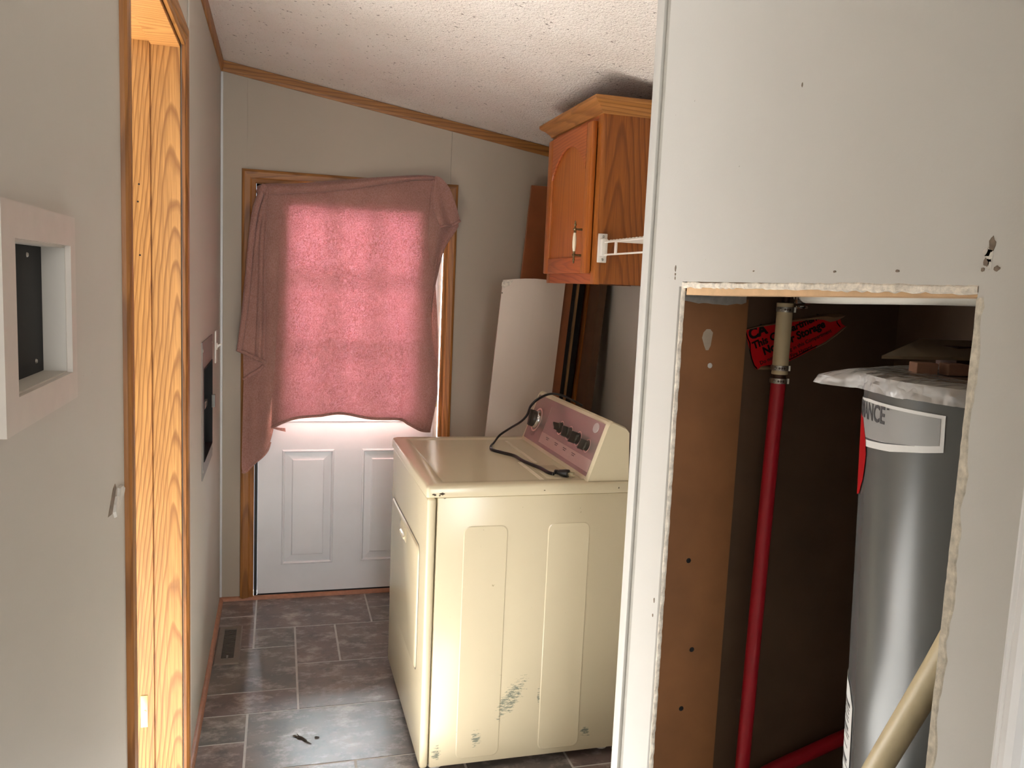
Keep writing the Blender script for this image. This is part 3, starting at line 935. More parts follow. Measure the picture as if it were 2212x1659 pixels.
box(body, X0 + .031, X1, Y0 + .001, Y1 - .001, .028, .897, .003)
ob = mesh_obj('cabinet_side', body, M_BISQS, dr, smooth=True)
Ms = frame_mat((0, Y0 + .0013, 0), (0, -1, 0), (0, 0, 1))   # u = +x? handled by sign below
def on_side(pts):
    s = 1 if (Ms @ Vector((1, 0, 0))).x > 0 else -1
    return [(s * a, b) for a, b in pts]
for x0, x1 in ((.807, .949), (1.079, 1.221)):
    bm = bmesh.new()
    dome_plate(bm, on_side(rrect(x0, x1, .045, .806, .022)), Ms, .0016, .0035)
    mesh_obj('embossed_panel', bm, M_BISQS, dr)
fp = bmesh.new()
box(fp, X0, X0 + .027, Y0, Y1, .026, .897, .010, 4)
mesh_obj('front_panel', fp, M_BISQ, dr, smooth=True)
Mf = frame_mat((X0 - .0002, 0, 0), (-1, 0, 0), (0, 0, 1))
def on_front(pts):
    s = 1 if (Mf @ Vector((1, 0, 0))).y > 0 else -1
    return [(s * a, b) for a, b in pts]
bm = bmesh.new()
dome_plate(bm, on_front(rrect(-1.478, -.832, .292, .712, .03)), Mf, .0006, .002)
mesh_obj('door_gap', bm, plain('gap_shadow', (96, 88, 72), .6), dr)
bm = bmesh.new()
dome_plate(bm, on_front(rrect(-1.474, -.836, .296, .708, .028)), Mf, .005, .005)
dd = mesh_obj('dryer_door', bm, M_BISQ, dr, smooth=True)
bm = bmesh.new()
dome_plate(bm, on_front(rrect(-1.225, -1.085, .640, .690, .010)), Matrix.Translation((-.005, 0, 0)) @ Mf, .0016, .004)
dome_plate(bm, on_front(rrect(-1.205, -1.105, .645, .662, .006)), Matrix.Translation((-.0065, 0, 0)) @ Mf, .006, .004)
mesh_obj('door_handle', bm, plain('handle_cream', (222, 208, 172), .35), dd, smooth=True)
# lid with a shallow raised border
bm = bmesh.new()
LX0, LX1, LY0, LY1 = X0 - .004, X1 - .002, Y0 - .003, Y1 + .012
prof = [(0, .899), (.0, .905), (0, .925), (.003, .931), (.010, .9345), (.052, .9345), (.058, .9315), (.062, .931)]
rings = []
for ins, z in prof:
    r = .010 + .0 * ins
    ring = []
    for (a, b) in rrect(LX0 + ins, LX1 - ins, LY0 + ins, LY1 - ins, max(.006, .012), 3):
        ring.append(bm.verts.new((a, b, z)))
    rings.append(ring)
for a, b in zip(rings, rings[1:]):
    for i in range(len(a)):
        bm.faces.new((a[i], a[(i + 1) % len(a)], b[(i + 1) % len(a)], b[i]))
bm.faces.new(rings[0])
bm.faces.new(rings[-1])
mesh_obj('lid', bm, M_BISQ, dr, smooth=True)
LZ = .931
boxo('lint_filter_cover', (1.092, 1.178, -1.515, -1.330, LZ, LZ + .0022), M_BISQ, dr, .0008)
M_STRIP = plain('strip_cream', (226, 214, 188), .6, grain=.04)  # slightly paler cream for the two strips along the lid
boxo('pale_strip', (1.064, 1.079, -1.545, -1.268, LZ, LZ + .0006), M_STRIP, dr)
boxo('pale_strip', (1.120, 1.134, -1.280, -.880, LZ, LZ + .0006), M_STRIP, dr)
for fx in (X0 + .06, X1 - .06):
    for fy in (Y0 + .06, Y1 - .06):
        bm = bmesh.new()
        lathe(bm, [(0, 0), (.022, 0), (.020, .008), (.009, .012), (.009, .03), (0, .03)], 12, Matrix.Translation((fx, fy, 0)))
        mesh_obj('foot', bm, M_PLASTIC, dr)
M_CHIP = plain('chipped_enamel', (74, 60, 44), .8, grain=.2, scale=120)
rnd = random.Random(4)
for (cx, cz, w, h) in ((.712, .908, .009, .004), (.735, .910, .012, .005), (.728, .905, .004, .003), (1.06, .913, .004, .002), (1.31, .915, .003, .003), (.745, .895, .006, .002)):
    bm = bmesh.new()
    M = frame_mat((cx, LY0 if cz > .9 else Y0, cz), (0, -1, 0), (0, 0, 1))
    prism(bm, [(w * rnd.uniform(.4, 1) * math.cos(2 * PI * i / 9), h * rnd.uniform(.4, 1) * math.sin(2 * PI * i / 9)) for i in range(9)], M, .0004)
    mesh_obj('chip', bm, M_CHIP, dr)

# console
cprof = [(1.204, .932), (1.208, .946), (1.266, 1.115), (1.272, 1.124), (1.282, 1.128), (1.330, 1.108), (1.342, 1.094), (1.349, .932)]
Mc = Matrix(((1, 0, 0, 0), (0, 0, 1, 0), (0, 1, 0, 0), (0, 0, 0, 1)))     # (u, v, w) -> (x, w, z)
CY0, CY1 = Y0 + .006, -.835
bm = bmesh.new()
prism(bm, [(a + .002, b - .001) for a, b in cprof], Matrix.Translation((0, CY0 + .02, 0)) @ Mc, (CY1 - CY0) - .04)
con = mesh_obj('console', bm, M_BISQ, dr)
def cap(y, yo):
    bm = bmesh.new()
    ins = [(a + (1.275 - a) * .045, b + (1.01 - b) * .045 + .0) for a, b in cprof]
    ins = [(a, max(b, .932)) for a, b in ins]
    lo = [bm.verts.new((a - .001, y, b)) for a, b in cprof]
    mid = [bm.verts.new((a - .001, y + (yo - y) * .45, b)) for a, b in cprof]
    hi = [bm.verts.new((a, yo, b)) for a, b in ins]
    for A, B in ((lo, mid), (mid, hi)):
        for i in range(len(A)):
            bm.faces.new((A[i], A[(i + 1) % len(A)], B[(i + 1) % len(A)], B[i]))
    bm.faces.new(lo)
    bm.faces.new(hi)
    mesh_obj('end_cap', bm, M_BISQ, con, smooth=True)
cap(CY0 + .022, CY0)
cap(CY1 - .022, CY1)
M_FASC = None
def fascia_mat():
    t = NT('console_fascia')
    v = t.coord()
    col = t.ramp(t.noise(t.n('Mapping', ins={'Vector': v, 'Scale': (6, 3, 6)}).outputs[0], 1.0, 2), [(.3, lin(142, 122, 114)), (.7, lin(150, 130, 122))])
    t.bsdf(col, .20, .25, None, .6)
    return t.m
M_FASC = fascia_mat()
fn = Vector((-.944, 0, .330)).normalized()
fu = Vector((.330, 0, .944)).normalized()
def fas(y, h, out=0.0):
    """point on the console's sloping face: h = height fraction 0..1"""
    p = Vector((1.208 + (1.266 - 1.208) * h, y, .946 + (1.115 - .946) * h))
    return p + fn * out
bm = bmesh.new()
pts = [fas(CY0 + .022, .0), fas(CY1 - .022, .0), fas(CY1 - .022, 1.0), fas(CY0 + .022, 1.0)]
lo = [bm.verts.new(p - fn * .002) for p in pts]
hi = [bm.verts.new(p + fn * .0015) for p in pts]
bm.faces.new(lo)
bm.faces.new(hi)
for i in range(4):
    bm.faces.new((lo[i], lo[(i + 1) % 4], hi[(i + 1) % 4], hi[i]))
fascia = mesh_obj('fascia', bm, M_FASC, con)
M_BAND = plain('reflection_band', (182, 158, 148), .3, .2, grain=.03)  # paler tone for the painted reflection, shared by the thin line
M_INK = plain('fascia_print', (70, 58, 52), .6)
def quad_on_fascia(name, y0, y1, h0, h1, mat, o=.0017):
    bm = bmesh.new()
    pts = [fas(y0, h0, .0005), fas(y1, h0, .0005), fas(y1, h1, .0005), fas(y0, h1, .0005)]
    lo = [bm.verts.new(p) for p in pts]
    hi = [bm.verts.new(p + fn * o) for p in pts]
    bm.faces.new(hi)
    for i in range(4):
        bm.faces.new((lo[i], lo[(i + 1) % 4], hi[(i + 1) % 4], hi[i]))
    return mesh_obj(name, bm, mat, con)
quad_on_fascia('reflection_band', CY0 + .024, -1.040, .075, .30, M_BAND)  # window reflection along the foot of the fascia, painted as a band
quad_on_fascia('fascia_line', -1.0475, -1.045, .10, .86, M_BAND)
M_KNOB = plain('knob_charcoal', (62, 56, 48), .3, 0, grain=.05)
M_RING = plain('knob_ring', (206, 168, 158), .35, .3, grain=.03)
M_KCAP = plain('knob_face', (110, 102, 90), .25, .4, grain=.03)
def knob(y, h, r, angle, big=False):
    M = frame_mat(fas(y, h, .0012), fn, fu)
    bm = bmesh.new()
    ro = r * 1.42
    lathe(bm, [(r * 1.22, 0), (r * 1.22, .0012), (ro, .0012), (ro, 0)], 32, M)
    mesh_obj('knob_ring', bm, M_RING, con, smooth=True)
    bm = bmesh.new()
    lathe(bm, [(0, 0), (r * 1.05, 0), (r * 1.05, .004), (r * .98, .009), (r * .93, .012), (0, .012)], 28, M)
    kb = mesh_obj('knob', bm, M_CHROME if big else M_KNOB, con, smooth=True)
    bm = bmesh.new()
    if big:
        lathe(bm, [(0, .010), (r * .86, .010), (r * .84, .022), (r * .80, .025), (0, .026)], 28, M)
    R2 = M @ Matrix.Rotation(math.radians(angle), 4, 'Z')
    w = r * .30
    bar = bmesh.ops.create_cube(bm, size=1.0)['verts']
    for v in bar:
        tap = 1.0 if v.co.z < 0 else .72
        v.co = R2 @ Vector((v.co.x * 2 * w * tap, v.co.y * 2 * r * .98, .011 + (v.co.z + .5) * (.026 if big else .020)))
    es = list({e for v in bar for e in v.link_edges})
    bmesh.ops.bevel(bm, geom=es, offset=r * .08, segments=2, affect='EDGES')
    mesh_obj('grip', bm, M_KNOB, kb, smooth=True)
    bm = bmesh.new()
    lathe(bm, [(0, .0122), (r * .84, .0122), (r * .80, .0131), (0, .0133)], 28, M)
    if not big:
        mesh_obj('knob_face', bm, M_KCAP, kb, smooth=True)
    else:
        bm.free()
knob(-.935, .47, .034, 35, True)
for y, h, a in ((-1.205, .56, 62), (-1.300, .55, 20), (-1.390, .535, -8), (-1.484, .50, -10)):
    knob(y, h, .0185 if y > -1.45 else .0165, a)
bm = bmesh.new()
Mb = frame_mat(fas(-1.500, .87, .0012), fn, fu)
lathe(bm, [(0, .003), (.013, .003), (.017, .0015), (.0175, 0)], 28, Mb @ Matrix.Scale(1.35, 4, (1, 0, 0)))
mesh_obj('badge', bm, plain('badge_silver', (190, 178, 172), .4, .3, grain=.04), con, smooth=True)
for i in range(16):      # printed tick marks round the timer dial
    a = 2 * PI * i / 16 + .1
    if 0.9 < a < 2.2:
        continue
    M = frame_mat(fas(-.935, .47, .0016), fn, fu) @ Matrix.Rotation(a, 4, 'Z')
    bm = bmesh.new()
    prism(bm, [(.054, -.0006), (.064, -.0006), (.064, .0006), (.054, .0006)], M, .0003)
    mesh_obj('tick', bm, M_INK, con)
for y in (-1.12, -1.22, -1.31, -1.40):      # worn, unreadable print under the knobs: short dashes
    for j, (w, hh) in enumerate(((.036, .235), (.024, .200))):
        quad_on_fascia('print_dash', y - w / 2, y + w / 2, hh, hh + .014, M_INK, .0021)

# power cord lying over the console and lid
bm = bmesh.new()
cord_pts = [(1.330, -1.17, 1.117), (1.288, -1.165, 1.139), (1.262, -1.135, 1.150), (1.237, -1.07, 1.146), (1.208, -1.015, 1.118), (1.180, -1.015, 1.090), (1.158, -1.05, 1.064), (1.140, -1.03, 1.034), (1.118, -.96, .996),
            (1.090, -.92, .962), (1.060, -.955, .942), (1.030, -1.018, .9385), (1.020, -1.085, .9385), (1.047, -1.137, .9375), (1.074, -1.187, .9375), (1.079, -1.265, .938), (1.088, -1.319, .9385), (1.105, -1.392, .9395), (1.112, -1.462, .9395), (1.123, -1.490, .9405)]
cp_ = spline(cord_pts, 6)
tube(bm, cp_, (.0058, .0042), 10)
M_CORD = plain('black_cord', (20, 19, 18), .38, grain=.05)
cord = mesh_obj('power_cord', bm, M_CORD, None, smooth=True)
tag(cord, 'black power cord with three-prong plug draped over the dryer console', 'cord')
Mp = frame_mat((1.124, -1.492, .9470), (.80, -.60, -.005), (0, 0, 1))
bm = bmesh.new()
secs = [(0, .0065, .0055), (.004, .0075, .0065), (.006, .0058, .005), (.009, .0078, .0065), (.012, .0062, .0055), (.018, .0085, .0075), (.034, .0135, .0095), (.046, .0145, .010), (.048, .013, .009)]
rings = [[bm.verts.new(Mp @ Vector((rx * math.cos(2 * PI * i / 14), ry * math.sin(2 * PI * i / 14) + .001, h))) for i in range(14)] for h, rx, ry in [(q[0], q[1] * 1.3, q[2] * 1.3) for q in secs]]
for a, b in zip(rings, rings[1:]):
    for i in range(14):
        bm.faces.new((a[i], a[(i + 1) % 14], b[(i + 1) % 14], b[i]))
bm.faces.new(rings[0])
bm.faces.new(rings[-1])
mesh_obj('plug', bm, M_CORD, cord, smooth=True)
M_PRONG = plain('prong_metal', (196, 186, 156), .35, .7, grain=.04)
for u, v, flat in ((-.0085, .003, True), (.0085, .003, True), (0, -.0050, False)):
    bm = bmesh.new()
    if flat:
        r = bmesh.ops.create_cube(bm, size=1)['verts']
        for q in r:
            q.co = Mp @ Vector((u + q.co.x * .0016, v + q.co.y * .0060, .046 + (q.co.z + .5) * .019))
    else:
        lathe(bm, [(0, .046), (.0024, .046), (.0024, .066), (.0012, .069), (0, .0692)], 10, Mp @ Matrix.Translation((u, v, 0)))
    mesh_obj('prong', bm, M_PRONG, cord)

# ----------------------------------------------------------------- wall cabinet
CF, CYN, CYF, CB, CT = 1.295, -1.312, -.783, 1.560, 2.132     # front plane, near side, far side, bottom, top of box
cab = thing('wall_cabinet', 'oak wall cabinet with arched door and crown, hung above the dryer', 'cabinet', ((CF + XR) / 2, (CYN + CYF) / 2, CB))
bm = bmesh.new()
box(bm, CF + .019, XR, CYN, CYN + .012, CB + .002, CT)
box(bm, CF + .019, XR, CYF - .012, CYF, CB + .002, CT)
box(bm, CF + .019, XR, CYN + .011, CYF - .011, CB + .004, CB + .014)
box(bm, CF + .019, XR, CYN + .011, CYF - .011, CT - .012, CT - .001)
mesh_obj('case', bm, M_CAB, cab)
M_CABF = oak('cabinet_frame_oak', (176, 104, 44), (124, 66, 22), 'Z', 80, (-1.29, 1.29, 0), 0.38, 0.012, 0.04, .25)
boxo('face_stile', (CF, CF + .019, CYN - .001, CYN + .040, CB, CT), M_CABF, cab, .001)
boxo('face_stile', (CF, CF + .019, CYF - .040, CYF + .001, CB, CT), M_CABF, cab, .001)
boxo('face_rail', (CF + .0003, CF + .019, CYN + .040, CYF - .040, CB, CB + .045), M_CABR, cab)
boxo('face_rail', (CF + .0003, CF + .019, CYN + .040, CYF - .040, CT - .045, CT), M_CABR, cab)
# crown: one mitred piece along the front, one along the near side, one along the far side
crp = [(0, 0), (.006, .002), (.010, .010), (.026, .026), (.040, .034), (.046, .040), (.046, .050), (0, .050)]
def cpt(side, a, b):
    z = CT - .004 + b
    return {'nb': (XR, CYN - a, z), 'nf': (CF - a, CYN - a, z), 'ff': (CF - a, CYF + a, z), 'fb': (XR, CYF + a, z)}[side]
for nm, s0, s1, mt in (('crown', 'nf', 'ff', M_CABC), ('crown', 'nb', 'nf', M_CABCX), ('crown', 'ff', 'fb', M_CABCX)):
    ob = sweep(nm, crp, [lambda a, b, s=s0: cpt(s, a, b), lambda a, b, s=s1: cpt(s, a, b)], mt)
    attach(ob, cab)
# door: stiles, rails (the upper one arched), recessed panel
DYN, DYF, DB, DT = -1.272, -.793, 1.596, 2.112
dx0 = CF - .020
SW = .055
ya, yb = DYN + SW - .001, DYF - SW + .001
zt, zlow, zhigh = DT - .001, DT - .155, DT - .052
low = []
for i in range(25):
    f = i / 24
    g = math.sin(PI * f)
    low.append((ya + (yb - ya) * f, zlow + (zhigh - zlow) * (g ** .75)))
bm = bmesh.new()
pin = [(ya - .002, DB + .052), (yb + .002, DB + .052)] + [(y, z + .012) for y, z in reversed(low)]
lo = [bm.verts.new((dx0 + .010, y, z)) for y, z in pin]
cyc, czc = (ya + yb) / 2, (DB + zhigh) / 2
bk_ = [bm.verts.new((CF - .004, y, z)) for y, z in pin]
bm.faces.new(lo)
bm.faces.new(bk_)
for i in range(len(pin)):
    bm.faces.new((lo[i], lo[(i + 1) % len(pin)], bk_[(i + 1) % len(pin)], bk_[i]))
cdoor = mesh_obj('door', bm, M_CABD, cab)
boxo('door_stile', (dx0, CF - .001, DYN, DYN + SW, DB, DT), M_CABD, cdoor, .004)
boxo('door_stile', (dx0, CF - .001, DYF - SW, DYF, DB, DT), M_CABD, cdoor, .004)
bm = bmesh.new()
box(bm, dx0 + .0004, CF - .001, DYN + SW - .001, DYF - SW + .001, DB, DB + .058, .003, 2)
mesh_obj('door_rail', bm, M_CABR, cdoor, smooth=True)
bm = bmesh.new()
fr = [[bm.verts.new((x, y, z)) for y, z in low] for x in (dx0 + .0004, CF - .001)]
tp = [[bm.verts.new((x, y, zt)) for y, z in low] for x in (dx0 + .0004, CF - .001)]
bev = [bm.verts.new((dx0 + .004, y, z - .004)) for y, z in low]
for i in range(24):
    bm.faces.new((fr[0][i], fr[0][i + 1], tp[0][i + 1], tp[0][i]))
    bm.faces.new((fr[1][i], fr[1][i + 1], tp[1][i + 1], tp[1][i]))
    bm.faces.new((fr[0][i], fr[0][i + 1], bev[i + 1], bev[i]))
    bm.faces.new((bev[i], bev[i + 1], fr[1][i + 1], fr[1][i]))
    bm.faces.new((tp[0][i], tp[0][i + 1], tp[1][i + 1], tp[1][i]))
mesh_obj('door_rail', bm, M_CABR, cdoor)
# handle: brass posts and finials round a china grip
M_ABRASS = plain('antique_brass', (120, 104, 74), .32, .9, grain=.12, scale=120)
M_CHINA = plain('cream_china', (232, 216, 190), .18, 0, grain=.02)
hy, hx = DYN + .052, dx0 - .026
hz0, hz1 = 1.660, 1.747
bm = bmesh.new()
zc = (hz0 + hz1) / 2
lathe(bm, [(0, -.032), (.0048, -.032), (.0068, -.018), (.0076, 0), (.0068, .018), (.0048, .032), (0, .032)], 16, Matrix.Translation((hx, hy, zc)))
hd = mesh_obj('handle', bm, M_CHINA, cab, smooth=True)
for sg, z in ((1, hz1), (-1, hz0)):
    bm = bmesh.new()
    M = Matrix.Translation((hx, hy, z)) @ (Matrix.Identity(4) if sg == 1 else Matrix.Rotation(PI, 4, 'X'))
    lathe(bm, [(0, -.014), (.0045, -.014), (.0048, -.007), (.0040, -.004), (.0068, -.001), (.0072, .002), (.0045, .005), (.003, .008), (.0030, .013), (.0048, .016), (.0050, .018), (.0028, .021), (.0024, .023), (.0036, .025), (.0024, .029), (0, .031)], 14, M)
    tube(bm, [(hx, hy, z + sg * .001), (hx + .012, hy, z + sg * .001), (dx0 + .001, hy, z + sg * .001)], [.0034, .0034, .0046], 10)
    mesh_obj('handle_post', bm, M_ABRASS, hd, smooth=True)

# ----------------------------------------------------------------- wire shelf between the cabinet and the partition
sh = thing('wire_shelf', 'white wire shelf bracketed to the near side of the oak cabinet', 'shelf', (1.46, -1.78, 1.66))
M_WIRE = plain('white_wire', (226, 216, 204), .35, grain=.02)
YS0, YS1 = CYN - .012, -2.236
def wire(a, b, r=.0027, n=6):
    bm = bmesh.new()
    tube(bm, [a, b], r, n)
    return mesh_obj('wire', bm, M_WIRE, sh, smooth=True)
wire((1.316, YS0, 1.702), (1.316, YS1, 1.702), .0032)
wire((1.316, YS0, 1.660), (1.316, YS1, 1.660), .0032)
wire((1.48, YS0, 1.698), (1.48, YS1, 1.698), .0032)
wire((1.640, YS0, 1.698), (1.640, YS1, 1.698), .0032)
bm = bmesh.new()
tube(bm, [(1.3135, 0, 1.7065), (1.644, 0, 1.7065)], .0022, 6)
w0 = mesh_obj('wire', bm, M_WIRE, sh, smooth=True)
w0.location = (0, YS0 - .016, 0)
for i in range(1, 35):
    w = w0.copy()
    COL.objects.link(w)
    w.location = (0, YS0 - .016 - .0258 * i, 0)
for y in (-1.437, -1.74, -2.05):
    boxo('tie_strap', (1.313, 1.318, y - .008, y + .008, 1.658, 1.704), M_WIRE, sh, .001)
bm = bmesh.new()
box(bm, 1.299, 1.333, CYN - .006, CYN - .0015, 1.634, 1.732, .002)
box(bm, 1.303, 1.326, CYN - .030, CYN - .005, 1.655, 1.714, .003)
br = mesh_obj('bracket', bm, M_PLASTIC, sh, smooth=True)
for z in (1.644, 1.722):
    bm = bmesh.new()
    lathe(bm, [(0, .0022), (.0035, .0016), (.005, 0)], 10, frame_mat((1.318, CYN - .006, z), (0, -1, 0), (0, 0, 1)))
    mesh_obj('screw', bm, M_STEEL, br)
bm = bmesh.new()
box(bm, 1.299, 1.333, -2.2435, -2.236, 1.634, 1.732, .002)
mesh_obj('bracket', bm, M_PLASTIC, sh, smooth=True)

# ----------------------------------------------------------------- boards leaning in the corner behind the dryer
LEAN = .075            # sideways lean, metres per metre
def leaning(name, x_at, y0, y1, w, h, mat, label, bow=0.0, base=0.0, lean=LEAN, back=0.0, taper=0.0):
    """board standing on the floor; x_at = left edge at floor level"""
    bm = bmesh.new()
    nz = 14
    rings = []
    for j in range(nz + 1):
        z = base + h * j / nz
        x0 = x_at + lean * (z - base)
        ring = []
        for i in range(7):
            f = i / 6
            ring.append((x0 + w * f, y0 + back * (z - base) / h - bow * math.sin(PI * f) * (.4 + .6 * j / nz), z - lean * w * f * 0.0 + (.012 * math.sin(PI * f) if j == nz and bow else 0)))
        rings.append(ring)
    F = [[bm.verts.new(p) for p in r] for r in rings]
    th = y1 - y0
    B = [[bm.verts.new((p[0], p[1] + th, p[2])) for p in r] for r in rings]
    for j in range(nz):
        for i in range(6):
            bm.faces.new((F[j][i], F[j][i + 1], F[j + 1][i + 1], F[j + 1][i]))
            bm.faces.new((B[j][i], B[j + 1][i], B[j + 1][i + 1], B[j][i + 1]))
        bm.faces.new((F[j][0], F[j + 1][0], B[j + 1][0], B[j][0]))
        bm.faces.new((F[j][6], B[j][6], B[j + 1][6], F[j + 1][6]))
    for i in range(6):
        bm.faces.new((F[0][i], B[0][i], B[0][i + 1], F[0][i + 1]))
        bm.faces.new((F[nz][i], F[nz][i + 1], B[nz][i + 1], B[nz][i]))
    o = mesh_obj(name, bm, mat)
    tag(o, label, 'board')
    return o
M_WBRD = paint('white_board_face', (222, 206, 192), .6)
M_B1 = plain('orange_brown_board', (150, 86, 48), .5, grain=.06, scale=12)
M_B2 = plain('tan_board', (150, 112, 74), .6, grain=.08, scale=12)
M_GAP = plain('board_gap_shade', (18, 16, 15), .6, grain=.1)  # near-black filler: the shade in the gaps between boards, as colour
M_B4 = oak('brown_plank', (156, 94, 40), (112, 64, 22), 'Z', 40, (-1.6, .5, 0), .5, .02, .05)
M_B5 = plain('dark_brown_board', (88, 60, 38), .6, grain=.1, scale=14)
wbd = leaning('white_board', 1.078, -.478, -.470, .288, 1.566, M_WBRD, 'warped white wall board with chipped top corner, leaning behind the dryer', bow=.010)
for x, z in ((1.206 + .258, 1.548), (1.204 + .258, 1.532), (1.200 + .258, 1.512), (1.205, 1.510)):
    bm = bmesh.new()
    lathe(bm, [(0, .0008), (.0022, .0006), (.003, 0)], 8, frame_mat((x - .012, -.4795, z), (0, -1, 0), (0, 0, 1)))
    mesh_obj('staple_hole', bm, M_CHIP, wbd)
bm = bmesh.new()
prism(bm, [(1.188, 1.540), (1.200, 1.532), (1.215, 1.540), (1.228, 1.545), (1.240, 1.568), (1.196, 1.562), (1.190, 1.556)], Matrix(((1, 0, 0, 0), (0, 0, -1, -.482), (0, 1, 0, 0), (0, 0, 0, 1))), .0016)
mesh_obj('torn_corner', bm, M_GYPSUM, wbd)
leaning('plank', 1.372, -.462, -.22, .036, 1.90, M_B1, 'orange-brown plank directly right of the white board')
leaning('plank', 1.410, -.455, -.20, .018, 1.86, M_GAP, 'narrow dark filler painted for the shaded gap right of the orange-brown plank')
leaning('plank', 1.431, -.460, -.22, .010, 1.88, M_B2, 'thin tan plank between two shaded gaps')
leaning('plank', 1.443, -.440, -.18, .030, 1.86, M_GAP, 'broad dark filler painted for the shaded gap right of the thin tan plank')
leaning('plank', 1.475, -.462, -.20, .045, 1.62, M_B4, 'golden brown grained plank, second from the right of the leaning row', lean=.082)
leaning('plank', 1.475, -.62, -.50, .033, 1.74, M_B5, 'dark brown plank nearest the right wall', lean=.076)
# tall brown panel with a faint raised field, standing against the back wall
bb = leaning('brown_panel', 1.282, -.075, -.055, .30, 2.030, M_B1, 'tall flat brown panel against the back wall, partly hidden by the cabinet', lean=.072, base=0.0)

# ----------------------------------------------------------------- floor register
rg = thing('floor_register', 'brown metal floor register beside the left baseboard', 'vent', (.066, -.505, 0))
bm = bmesh.new()
RX0, RX1, RY0, RY1 = .019, .118, -.690, -.320
ix0, ix1, iy0, iy1 = .045, .094, -.640, -.350
for d in ((RX0, ix0, RY0, RY1), (ix1, RX1, RY0, RY1), (ix0, ix1, RY0, iy0), (ix0, ix1, iy1, RY1)):
    box(bm, *d, 0.0003, .0055)
for v in bm.verts:
    if v.co.z > .004:
        for i, (lo_, hi_) in enumerate(((RX0, RX1), (RY0, RY1))):
            if abs(v.co[i] - lo_) < 1e-5:
                v.co[i] += .005
            if abs(v.co[i] - hi_) < 1e-5:
                v.co[i] -= .005
mesh_obj('frame', bm, M_VENT, rg)
boxo('duct_shade', (ix0, ix1, iy0, iy1, .0003, .0012), M_VOID, rg)  # black sheet painted as the shade below the louvers
sl = bmesh.new()
box(sl, ix0, ix1, -.0012, .0012, .0014, .0032)
n_sl = 22
s0 = mesh_obj('louver', sl, M_VENT, rg)
for i in range(n_sl):
    s = s0 if i == 0 else s0.copy()
    if i:
        COL.objects.link(s)
    s.location = (0, iy0 + (iy1 - iy0) * (i + .5) / n_sl, 0)
boxo('lever', (.066, .073, iy0 - .004, iy0 + .022, .0045, .0085), M_GREYMET, rg, .001)

# scrap of dried debris on the floor tile
bm = bmesh.new()
rnd = random.Random(12)
for (a, b) in (((.330, -1.262), (.372, -1.330)), ((.330, -1.290), (.360, -1.300)), ((.385, -1.290), (.402, -1.300)), ((.318, -1.270), (.338, -1.285)), ((.350, -1.300), (.362, -1.318))):
    p = [Vector((a[0] + (b[0] - a[0]) * k / 5 + rnd.uniform(-.003, .003), a[1] + (b[1] - a[1]) * k / 5 + rnd.uniform(-.003, .003), .0022 + rnd.uniform(0, .0012))) for k in range(6)]
    tube(bm, p, [.0008, .0022, .0028, .0024, .0018, .0008], 6)
db = mesh_obj('debris', bm, plain('dried_dirt', (64, 52, 42), .9, grain=.2))
tag(db, 'small scrap of dried brown dirt on the dark floor tile', 'debris')

# ----------------------------------------------------------------- breaker panel in the left wall
bp = thing('breaker_panel', 'open grey electrical panel set in the left wall near the back door', 'electrical panel', (0, -.735, .81))
bm = bmesh.new()
PY0, PY1, PZ0, PZ1 = -.960, -.512, .812, 1.300
oy0, oy1, oz0, oz1 = -.900, -.540, .870, 1.200
for d in ((PY0, oy0, PZ0, PZ1), (oy1, PY1, PZ0, PZ1), (oy0, oy1, PZ0, oz0), (oy0, oy1, oz1, PZ1)):
    box(bm, .0004, .0035, *d)
mesh_obj('cover', bm, M_GREYMET, bp)
bm = bmesh.new()
box(bm, -.088, -.085, oy0 + .002, oy1 - .002, oz0 + .002, oz1 - .002)
for d in ((oy0 - .003, oy0 + .001, oz0, oz1), (oy1 - .001, oy1 + .003, oz0, oz1), (oy0, oy1, oz0 - .003, oz0 + .001), (oy0, oy1, oz1 - .001, oz1 + .003)):
    box(bm, -.086, .006, *d)
mesh_obj('inner_box', bm, M_VOID, bp)
for i in range(9):
    z = .905 + i * .031
    for y0, y1 in ((-.86, -.735), (-.715, -.59)):
        if i == 4:
            continue
        boxo('breaker', (-.085, -.030, y0, y1, z, z + .027), M_BLACK, bp, .002)
for y0, y1 in ((-.885, -.860), (-.800, -.730), (-.690, -.560)):
    boxo('latch', (-.020, -.012, y0, y1, 1.022, 1.048), M_STEEL, bp, .001)
boxo('hinge_tab', (.0035, .016, -.548, -.524, 1.012, 1.062), M_GREYMET, bp, .001)
for y, z in ((PY0 + .02, PZ1 - .03), (PY0 + .02, PZ0 + .03), (PY1 - .02, PZ1 - .03), (PY1 - .02, PZ0 + .03)):
    bm = bmesh.new()
    lathe(bm, [(0, .003), (.005, .0025), (.006, 0)], 10, frame_mat((.0035, y, z), (1, 0, 0), (0, 0, 1)))
    mesh_obj('screw', bm, M_STEEL, bp)

sw = thing('light_switch', 'white toggle light switch on the left wall beside the back door', 'light switch', (0, -.318, 1.16))
boxo('plate', (.0003, .0065, -.356, -.282, 1.168, 1.302), M_PLASTIC, sw, .002)
bm = bmesh.new()
box(bm, .004, .010, -.327, -.311, 1.222, 1.250, .001)
prism(bm, [(.008, 1.228), (.026, 1.244), (.026, 1.250), (.008, 1.242)], Matrix(((1, 0, 0, 0), (0, 0, 1, -.323), (0, 1, 0, 0), (0, 0, 0, 1))), .008)
mesh_obj('toggle', bm, M_PLASTIC, sw)

